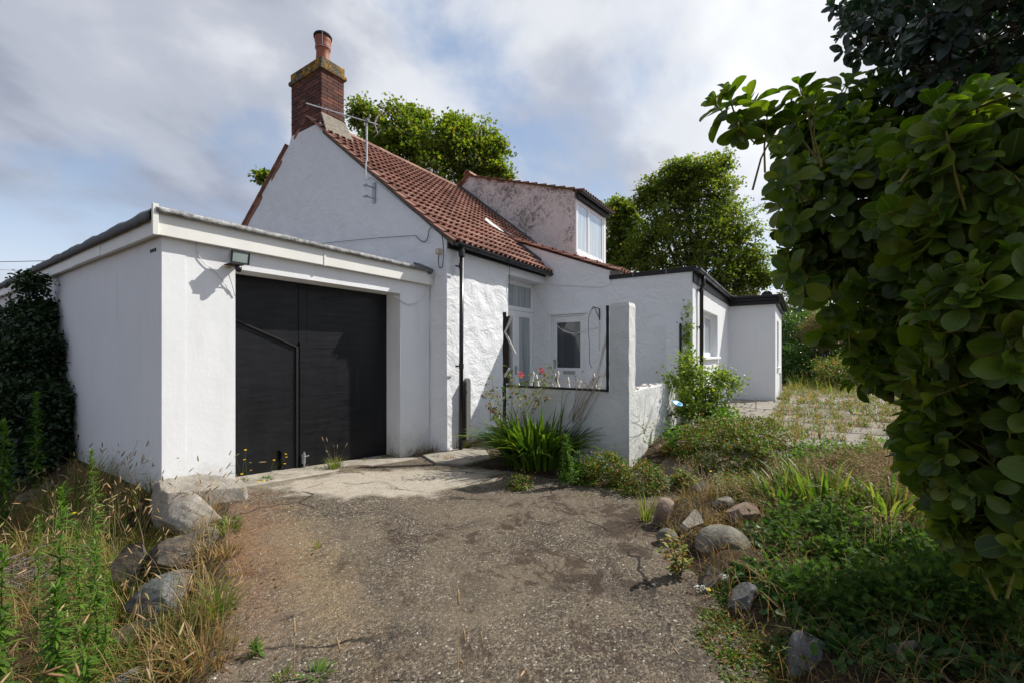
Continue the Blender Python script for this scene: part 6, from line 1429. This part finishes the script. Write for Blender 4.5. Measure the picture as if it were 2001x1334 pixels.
    mound(1185, 900, 5.3, .30, .26, 90, 'leafy ground cover at the foot of the porch wall right of the strap leaves')
    mound(1245, 915, 5.05, .30, .24, 90, 'low reddish-green ground cover below the corner pillar')
    mound(1130, 905, 5.4, .22, .22, 50, 'small leafy mound between the strap leaves and the feathery weed', 'weed')
    mound(1345, 920, 5.0, .16, .16, 46, 'small round green mound on the drive below the large geranium mound')
    mound(1410, 880, 5.9, .62, .42, 330, 'large dome of green and rust geranium foliage with tiny pink flowers', extra=[('flowers', 'mflower', T_FLOWER, 16, .013), ('yellow_flowers', 'yflower', T_FLOWER, 5, .014), ('dry_tips', 'head', T_OVALS, 240, .02)])
    mound(1480, 862, 6.4, .42, .30, 130, 'low green mound joined to the right side of the geranium dome', extra=[('dry_tips', 'head', T_OVALS, 160, .022)])
    mound(1010, 935, 5.1, .12, .10, 22, 'little dark weed mound under the left front of the strap leaves')
    # shrub on the lit wall and vine
    e = []
    for px, py, d, r, rz, n in ((1372, 775, 7.6, .36, .34, 75), (1318, 738, 7.6, .20, .10, 16), (1350, 728, 7.5, .20, .14, 26), (1400, 738, 7.7, .26, .18, 34), (1350, 800, 7.4, .28, .26, 44), (1432, 750, 7.6, .16, .08, 12), (1400, 805, 7.5, .26, .20, 36), (1340, 705, 7.6, .10, .16, 8)):
        c = pt(px, py, d); e.append((c[0], c[1], c[2], r, r, rz, n))
    c = pt(1375, 830, 7.6); shrub('yellow_green_shrub', gbase(c[0], c[1]), e, 'yellow-green leafy shrub growing at the corner where the low wall meets the extension', 'shrub', T_OVALS, .055, 22, clump=.17, stems=26, shell=.35)
    for px, py, d, lab, n in ((1415, 835, 7.0, 'dark leafy plant in the shade right of the yellow-green shrub', 60), (1330, 860, 6.3, 'small green-leaved plant in the angle under the blue dish', 34)):
        c = pt(px, py, d); b = gbase(c[0], c[1]); shrub('leafy_plant', b, [(b[0], b[1], b[2]+.18, .26, .26, .2, n)], lab, 'weed', T_OVALS, .05, 22, 'plant', .12, 5)
    V_ = []; p = plant('climbing_vine', gbase(8.6, 1.95), 'pale green vine climbing the pilaster beside the extension downpipe', 'vine'); m = MB(); m.tube([(8.62, 1.90, .2), (8.63, 1.86, .9), (8.60, 1.80, 1.5), (8.62, 1.74, 2.0), (8.60, 1.70, 2.3)], [.012, .01, .008, .005, .003], 6); 
    P = []
    for _ in range(46):
        z = random.uniform(.6, 2.35); a = np.array((8.60, 1.82-.05*(z-1), z)); b = a+np.array((-.04, random.uniform(-.16, .14), random.uniform(-.05, .12))); m.tube([a, b], .003, 4, False)
        for _ in range(13): P.append(a+(b-a)*random.random()*1.2+RNG.normal(size=3)*.032)
    m.build('stems', MT['greenstem'], p, True); P = np.array(P); n = len(P); V, F = scatter(T_OVALS, P, rdir(n, -.3), rdir(n)+(-.8, -.5, .4), .052*RNG.uniform(.6, 1.3, n)); Bag().add(V, F).build('leaves', MT['shrub'], p)
    # straggly rose on the sunlit porch wall
    base = gpos(1248, 872); p = plant('straggly_rose', base, 'straggly thin rose with dark red hips on the sunlit low wall', 'rose bush'); m = MB(); P = []; T = []
    for px, py in ((1250, 800), (1262, 770), (1285, 765), (1245, 790), (1268, 820), (1290, 830), (1300, 850), (1275, 790), (1236, 770), (1305, 880), (1230, 800)):
        t = pt(px, py, 5.95); mid = base*.5+t*.5+RNG.normal(size=3)*.03; m.tube([base, mid, t], [.004, .003, .0015], 4, False); T.append(t)
        for _ in range(5): q = mid+(t-mid)*random.random(); m.tube([q, q+RNG.normal(size=3)*.05], .0012, 3, False)
    for px, py in ((1262, 840), (1275, 835), (1258, 850), (1290, 845), (1268, 858)):
        P += [pt(px, py, 5.85)+RNG.normal(size=3)*.03 for _ in range(9)]
    m.build('stems', MT['drystem'], p, True); P = np.array(P); n = len(P); V, F = scatter(T_OVALS, P, rdir(n), rdir(n, 1), .036); Bag().add(V, F).build('leaves', MT['roseleaf'], p)
    V, F = scatter(T_SPIN, np.array([pt(1268, 812, 5.9), pt(1260, 822, 5.9), pt(1272, 816, 5.9)]), rdir(3), rdir(3), .04); V2 = V; Bag().add(V, F).build('hips', MT['pflower'], p)
    # red rosette at wall foot
    c = gpos(1300, 890); q, a = disc(c, .10, 60); p = plant('red_leaved_weed', c, 'rosette of orange-red leaves at the foot of the sunlit low wall', 'weed'); V, F, _, _ = blades(q, .16, a, RNG.uniform(.3, 1, 60), .012, 4, .3); Bag().add(V, F).build('leaves', MT['redleaf'], p)
    # dark red weed at the step-out wall
    tall_weed(pt(1475, 776, 9.6), 'dark red small weed at the foot of the plain extension wall', .05, 200, red=True)
    # single tall grass stalks
    def stalk(base, top, lab, head='head'):
        b = gpos(*base); t = pt(*top); p = plant('grass_stalk', b, lab, 'grass stalk', 'single foxtail stalks'); mid = b*.5+t*.5+(.0, 0, .03); MB().tube([b, mid, t], [.0018, .0015, .001], 4).build('stem', MT['dry'], p); V, F = scatter(T_SPIN, [t-unit(t-mid)*.01], [t-mid], rdir(1), [.085]); Bag().add(V, F).build('seed_head', MT[head], p)
    stalk((328, 935), (329, 888, 4.6), 'single upright foxtail stalk against the bottom of the white garage pier')
    for i, (bx, by, tx, ty, d) in enumerate(((895, 1333, 895, 1180, 2.2), (912, 1333, 908, 1255, 2.1), (945, 1333, 942, 1262, 2.1), (668, 1333, 663, 1272, 2.1), (575, 1333, 575, 1240, 2.15), (905, 1333, 903, 1295, 2.05), (1030, 1333, 1024, 1310, 2.05))):
        stalk((bx, by), (tx, ty, d), ('tallest brown foxtail head at the bottom middle of the drive', 'brown foxtail head just right of the tallest one at the bottom middle', 'rightmost slim foxtail head of the bottom middle group', 'foxtail head left of the bottom middle group', 'foxtail head near the single yellow flower at the bottom', 'shortest foxtail head under the bottom middle group', 'foxtail head barely entering the bottom edge right of the group')[i])
    grass_tuft(gpos(552, 1333), 26, .10, .03, 'small green weed cut by the bottom edge left of the single yellow flower', 'greengrass', .005)
build_middle()
# ------------------------------------------------------------ right flower bed
def build_right_bed():
    strap_clump('iris_clump', gpos(1600, 985), 120, .52, .34, 'clump of sword-shaped green and yellow iris leaves in the middle of the right bed', 'iris', .013, (.1, .8), 100)
    strap_clump('iris_clump', gpos(1530, 985), 60, .40, .22, 'smaller iris clump with arching leaves left of the larger one', 'iris', .011, (.2, 1.0), 50)
    strap_clump('iris_clump', gpos(1730, 1010), 80, .46, .26, 'iris clump under the edge of the big foreground bush', 'iris', .013, (.2, 1.0), 60)
    # pale dry stalks with seed heads
    def drystalks(px, py, n, h, r, lab, heads=3, bend=(.05, .5)):
        b = gpos(px, py); p = plant('dead_flower_stalks', b, lab, 'dead stalks', 'dead stalks in the right bed'); B, a = disc(b, r, n); V, F, tp, td = blades(B, h*RNG.uniform(.5, 1.1, n), RNG.uniform(0, 6.28, n), RNG.uniform(*bend, n), .0022, 4); Bag().add(V, F).build('stalks', MT['dry'], p)
        if heads: k = n*heads; i = RNG.integers(0, n, k); s = RNG.uniform(0, .14, k); q = tp[i]-unit(td[i])*s[:, None]+RNG.normal(size=(k, 3))*.010; V, F = scatter((T_SPIN[0]*np.array((3.2, 1, 3.2)), T_SPIN[1]), q, rdir(k, .5), rdir(k), RNG.uniform(.014, .026, k)); tag(Bag().add(V, F).build('seed_heads', MT['seed'], p), kind='stuff')
    drystalks(1650, 985, 110, .50, .34, 'thicket of straw stalks with round seed heads among the large iris leaves', 6)
    drystalks(1740, 985, 90, .50, .28, 'straw stalks with seed heads close to the foreground bush', 6)
    drystalks(1560, 960, 80, .40, .3, 'straw stalks with seed heads behind the smaller iris clump', 5)
    drystalks(1400, 975, 60, .42, .16, 'fan of bare pale dead stalks above the mossy stone', 1, (.1, .9))
    drystalks(1460, 985, 70, .30, .24, 'matted pale dead stalks behind the pinkish wedge stone', 1, (.3, 1.3))
    drystalks(1700, 1075, 60, .40, .3, 'dead stalks between the iris and the dark leafy mass', 3)
    drystalks(1800, 940, 90, .42, .4, 'dry stalks at the back of the bed under the overhanging leaves', 5)
    drystalks(1345, 940, 26, .36, .14, 'few thin brown stalks standing on the drive behind the bed corner', 3)
    # thatch and small green stuff on bed
    n = 15000; x = RNG.uniform(1.4, 7.4, n); y = RNG.uniform(-3, 1.3, n); k = polysd(x, y, BED) > -.03; B = onground(x[k], y[k]); m = len(B)
    V, F, _, _ = blades(B, RNG.uniform(.06, .26, m), RNG.uniform(0, 6.28, m), RNG.uniform(.4, 1.3, m), .002, 3); tag(Bag().add(V, F).build('bed_grass', MT['grass']), kind='stuff')
    # leafy masses
    def mass(pxs, lab, mat, tpl, size, per, name='leafy_mass', clump=.10, extra=None, stems=8, cat='ground cover', up=.6):
        e = []
        for px, py, d, r, rz, nn in pxs: c = pt(px, py, d); e.append((c[0], c[1], c[2], r, r, rz, nn))
        c = np.mean([q[:3] for q in e], 0); return shrub(name, gbase(c[0], c[1]), e, lab, mat, tpl, size, per, cat, clump, stems, 'greenstem', None, extra, .6, .7, 1, up)
    mass([(1600, 1090, 3.2, .34, .26, 130), (1700, 1110, 3.1, .34, .26, 120), (1560, 1020, 3.7, .20, .16, 50), (1800, 1120, 3.0, .3, .28, 100), (1640, 1040, 3.4, .22, .2, 60)], 'bank of finely cut dark green geranium leaves behind the big boulder', 'gerdark', T_CUT, .050, 22, clump=.10, stems=16)
    mass([(1640, 1200, 2.5, .30, .22, 120), (1760, 1200, 2.5, .32, .26, 120), (1560, 1190, 2.6, .2, .18, 60), (1880, 1200, 2.4, .3, .3, 100), (1950, 1130, 2.6, .3, .3, 80)], 'deep shaded mass of cut green leaves filling the lower right of the bed', 'gerdark', T_CUT, .046, 22, clump=.10, stems=16)
    mass([(1500, 1170, 2.8, .14, .12, 34), (1560, 1230, 2.5, .14, .12, 34), (1620, 1300, 2.2, .18, .12, 36), (1760, 1310, 2.1, .2, .12, 30), (1900, 1310, 2.05, .2, .14, 30)], 'trailing bramble leaves along the shaded stones at the bottom right', 'bramble', T_OVALS, .062, 9, 'bramble', .10, None, 10, 'bramble')
    mass([(1490, 1060, 3.4, .14, .14, 34), (1520, 1100, 3.2, .12, .1, 24)], 'glossy bramble sprays leaning on the right side of the big boulder', 'bramble', T_OVALS, .055, 10, 'bramble', .09, None, 6, 'bramble')
    mass([(1470, 955, 4.7, .22, .14, 60), (1420, 945, 4.9, .16, .10, 34)], 'fine green and brown foliage at the back left of the bed', 'ger', T_OVALS, .024, 34, 'fine_ground_cover')
    mass([(1620, 890, 5.8, .34, .16, 70), (1560, 905, 5.6, .22, .12, 36), (1740, 885, 5.9, .34, .16, 60)], 'row of leafy green plants at the front edge of the weedy paving', 'weed', T_OVALS, .045, 22, 'leafy_row', .12)
    mass([(1400, 1040, 3.7, .10, .06, 20), (1420, 1020, 3.9, .10, .06, 20), (1380, 1060, 3.5, .08, .05, 14)], 'red-brown succulent carpet between the boulders', 'redleaf', T_OVALS, .016, 40, 'stonecrop', .05, None, 0)
    mass([(1430, 1290, 2.35, .16, .07, 46), (1470, 1330, 2.15, .16, .07, 40), (1400, 1240, 2.55, .1, .05, 24), (1520, 1300, 2.2, .1, .06, 20)], 'low yellow-green clover carpet spilling onto the drive at the bottom right', 'ger', T_OVALS, .018, 30, 'clover_carpet', .06, None, 0)
    mass([(1400, 1175, 2.9, .10, .06, 26), (1430, 1200, 2.75, .08, .05, 16)], 'dark green cushion with white flower clusters below the big boulder', 'gerdark', T_OVALS, .018, 30, 'alyssum', .06, [], 0)
    for i, (px, py, d) in enumerate(((1480, 1000, 4.2), (1560, 940, 5.0), (1660, 930, 5.1), (1440, 985, 4.4), (1760, 960, 4.6), (1850, 930, 4.9))):
        c = pt(px, py, d); b_ = gbase(c[0], c[1]); shrub('fine_ground_cover', b_, [(b_[0], b_[1], b_[2]+.06, .30, .26, .10, 60)], ('fine green and straw foliage behind the pinkish wedge stone', 'mixed low foliage at the back of the bed behind the smaller iris', 'mixed low foliage in front of the leafy row by the paving', 'low brownish foliage beside the mossy stone', 'low foliage under the hanging leaves right of the large iris', 'low foliage at the far right of the bed below the big leaves')[i], 'ger' if i % 2 else 'brownshrub', T_OVALS, .026, 30, 'ground cover', .09, 0, up=.6)
    # yellow-leaved sprig
    b = gpos(1330, 1125); p = plant('yellow_sprig', b, 'young sprig with yellow and orange leaves at the drive edge left of the big boulder', 'shrub'); m = MB(); P = []; D = []
    for px, py in ((1310, 1040), (1290, 1075), (1335, 1070), (1300, 1055), (1320, 1090), (1345, 1095), (1310, 1110), (1330, 1050)):
        t = pt(px, py, 3.05); m.tube([b, b*.5+t*.5+RNG.normal(size=3)*.01, t], [.003, .0025, .0012], 4, False)
        for q in np.linspace(.35, 1, 7):
            for s in (-1, 1): P.append(b+(t-b)*q); D.append((t-b)/np.linalg.norm(t-b)*.5+np.array((s*math.cos(q*9), s*math.sin(q*9), 0))*.9)
    m.build('stems', MT['rust'], p); P = np.array(P); D = np.array(D); V, F = scatter(T_OVALS, P, D, np.array([[0, 0, 1.]])+.3*rdir(len(P)), .045*RNG.uniform(.7, 1.2, len(P))); Bag().add(V, F).build('leaves', MT['yleaf'], p)
    # white flower clusters and yellow flowers
    for i, (px, py, d, lab) in enumerate(((1396, 1146, 2.95, 'topmost round white flower cluster under the boulder'), (1412, 1158, 2.9, 'white flower cluster right of the topmost one'), (1374, 1172, 2.85, 'largest white flower cluster beside the yellow flower'), (1418, 1168, 2.88, 'lowest small white cluster of the group under the boulder'), (1460, 1230, 2.6, 'white flower cluster alone on the slanting shaded stone'), (1362, 1173, 2.85, 'faint white cluster at the left of the group under the boulder'))):
        c = pt(px, py, d); b = gbase(c[0], c[1]); c[2] = max(c[2], b[2]+.03); p = plant('white_flower', b, lab, 'flower', 'white flower clusters below the boulder'); MB().tube([b, c], .0016, 4).build('stem', MT['greenstem'], p); k = 26; o = rdir(k, .4)*.020; V, F = scatter(T_FLOWER, c+o, rdir(k), o+(0, 0, .01), .0055); Bag().add(V, F).build('flower_head', MT['wflower'], p)
    for px, py, d, lab in ((1384, 1172, 2.84, 'bright yellow dandelion-like flower beside the white clusters'), (1450, 1208, 2.62, 'small yellow flower seen edge-on above the slanting shaded stone'), (1382, 882, 5.5, 'yellow daisy standing in front of the geranium dome'), (1388, 920, 5.0, 'yellow daisy low over the drive at the back of the bed')):
        c = pt(px, py, d); b = gbase(c[0], c[1]); c[2] = max(c[2], b[2]+.03); p = plant('yellow_flower', b, lab, 'flower'); MB().tube([b, c], .0016, 4).build('stem', MT['greenstem'], p); V, F = scatter(T_FLOWER, [c, c+(0, 0, .003)], rdir(2)*(1, 1, .1), [(0.1, 0, 1), (-.3, -.4, 1)], [.016, .011]); Bag().add(V, F).build('petals', MT['yflower'], p)
    # holly sprig inside the right bush
    c = pt(1930, 830, 1.35)
build_right_bed()
# ------------------------------------------------------------ weeds on the paving
def build_paving_weeds():
    n = 1100; x = RNG.uniform(7.3, 19, n); y = RNG.uniform(-4.6, 1.0, n)
    kx = np.round((x-7.45)/.772)*.772+7.435; on = RNG.uniform(0, 1, n) < .5; x = np.where(on, kx+RNG.normal(size=n)*.02, x); y = np.where(on, y, np.round((y-1.05)/.311)*.311+1.03)
    k = ~((x > 9) & (y > .6)); x, y = x[k], y[k]; C = onground(x, y); C[:, 2] += .01
    bl = Bag(); lv = Bag(); fl = Bag()
    per = 16; n = len(C); B = (C[:, None]+RNG.normal(size=(n, per, 3))*np.array((.07, .07, 0))).reshape(-1, 3); V, F, tp, _ = blades(B, RNG.uniform(.04, .26, len(B)), RNG.uniform(0, 6.28, len(B)), RNG.uniform(.2, 1.1, len(B)), .0035, 3); bl.add(V, F)
    per = 12; B = (C[:, None]+RNG.normal(size=(n, per, 3))*np.array((.08, .08, .03))+(0, 0, .04)).reshape(-1, 3); V, F = scatter(T_OVALS, B, rdir(len(B), .3), rdir(len(B), 1.2), .04*RNG.uniform(.5, 1.3, len(B))); lv.add(V, F)
    k = RNG.choice(len(tp), 420, replace=False); V, F = scatter(T_FLOWER, tp[k]+(0, 0, .03), rdir(420), rdir(420, 1.5), .014); fl.add(V, F)
    g = tag(empty('paving_weeds', (12, -1, .1)), kind='stuff')
    tag(bl.build('blades', MT['grass'], g), kind='stuff'); tag(lv.build('leaves', MT['weed'], g), kind='stuff'); tag(fl.build('flowers', MT['yflower'], g), kind='stuff')
    # long grass beyond the slabs
    n = 9000; x = RNG.uniform(13.4, 24, n); y = RNG.uniform(-9, .55, n); k = (x > 18.0) | (y < -4.2) | ((x > 15.5)&(RNG.uniform(0, 1, n) < .25)); k &= ~((x>13.3)&(x<17.3)&(y>.45)); B = onground(x[k], y[k]); m = len(B)
    V, F, tp, td = blades(B, RNG.uniform(.2, .62, m), RNG.uniform(0, 6.28, m), RNG.uniform(.15, .9, m), .0085, 3); tag(Bag().add(V, F).build('long_grass', MT['greengrass']), kind='stuff')
    q = RNG.choice(m, 900, replace=False); V, F = scatter((T_SPIN[0]*np.array((1.6, 1, 1.6)), T_SPIN[1]), tp[q], unit(td[q]), rdir(900), .10); tag(Bag().add(V, F).build('far_seed_heads', MT['head']), kind='stuff')
    x = RNG.uniform(6.9, 8.2, 2500); y = RNG.uniform(-5, 0, 2500)-.0; k = x > 6.9; 
    n = 1700; x = RNG.uniform(9, 13, n); y = RNG.uniform(-7.5, -3.4, n); B = onground(x, y); V, F, tp, td = blades(B, RNG.uniform(.2, .55, n), RNG.uniform(0, 6.28, n), RNG.uniform(.2, .9, n), .006, 3); tag(Bag().add(V, F).build('long_grass', MT['grass']), kind='stuff')
    labs = ['feathery green weed standing alone in the middle of the weedy paving', 'small green weed on the paving nearest the geranium dome', 'thin reddish weed on the right part of the paving', 'green weed near the front edge of the paving', 'tiny weed rosette in the front row of slabs', 'green weed on the far half of the paving']
    for i, (px, py, d, L, red) in enumerate(((1638, 795, 9.6, .09, 0), (1553, 830, 7.6, .07, 0), (1722, 832, 7.6, .06, 1), (1635, 880, 6.1, .05, 0), (1583, 845, 7.4, .05, 0), (1700, 790, 10.5, .08, 0))): tall_weed(pt(px, py, d), labs[i], L, 200, red=bool(red))
build_paving_weeds()

# ------------------------------------------------------------ fallen leaves and straw gathered on the edges of the drive
def build_litter():
    n = 16000; x = RNG.uniform(.3, 7.3, n); y = RNG.uniform(.2, 5.5, n); f = fdrive(x, y); pr = np.where(f < .0, .15, np.exp(-f/.13))*.55+.012; k = (f > -.15) & (RNG.uniform(0, 1, n) < pr) & (y < 5.15)
    P = onground(x[k], y[k])+(0, 0, .011); m = len(P); D = rdir(m)*(1, 1, .12); h = m//2
    b = Bag(); V, F = scatter(T_DIA, P[:h], D[:h], np.array([[0, 0, 1.]])+.35*rdir(h), RNG.uniform(.010, .026, h)); b.add(V, F); tag(b.build('leaf_litter', MT['brownlit']), kind='stuff')
    b = Bag(); V, F = scatter((T_LANCE[0]*np.array((.35, 1, .3)), T_LANCE[1]), P[h:], D[h:], np.array([[0, 0, 1.]])+.2*rdir(m-h), RNG.uniform(.03, .10, m-h)); b.add(V, F); tag(b.build('straw_litter', MT['dry']), kind='stuff')
MT['brownlit'] = leafmat('fallen_leaf', [(.05, .03, .018), (.11, .06, .03), (.20, .11, .05)], .85, .1, .1, (1, 1, 1))
build_litter()
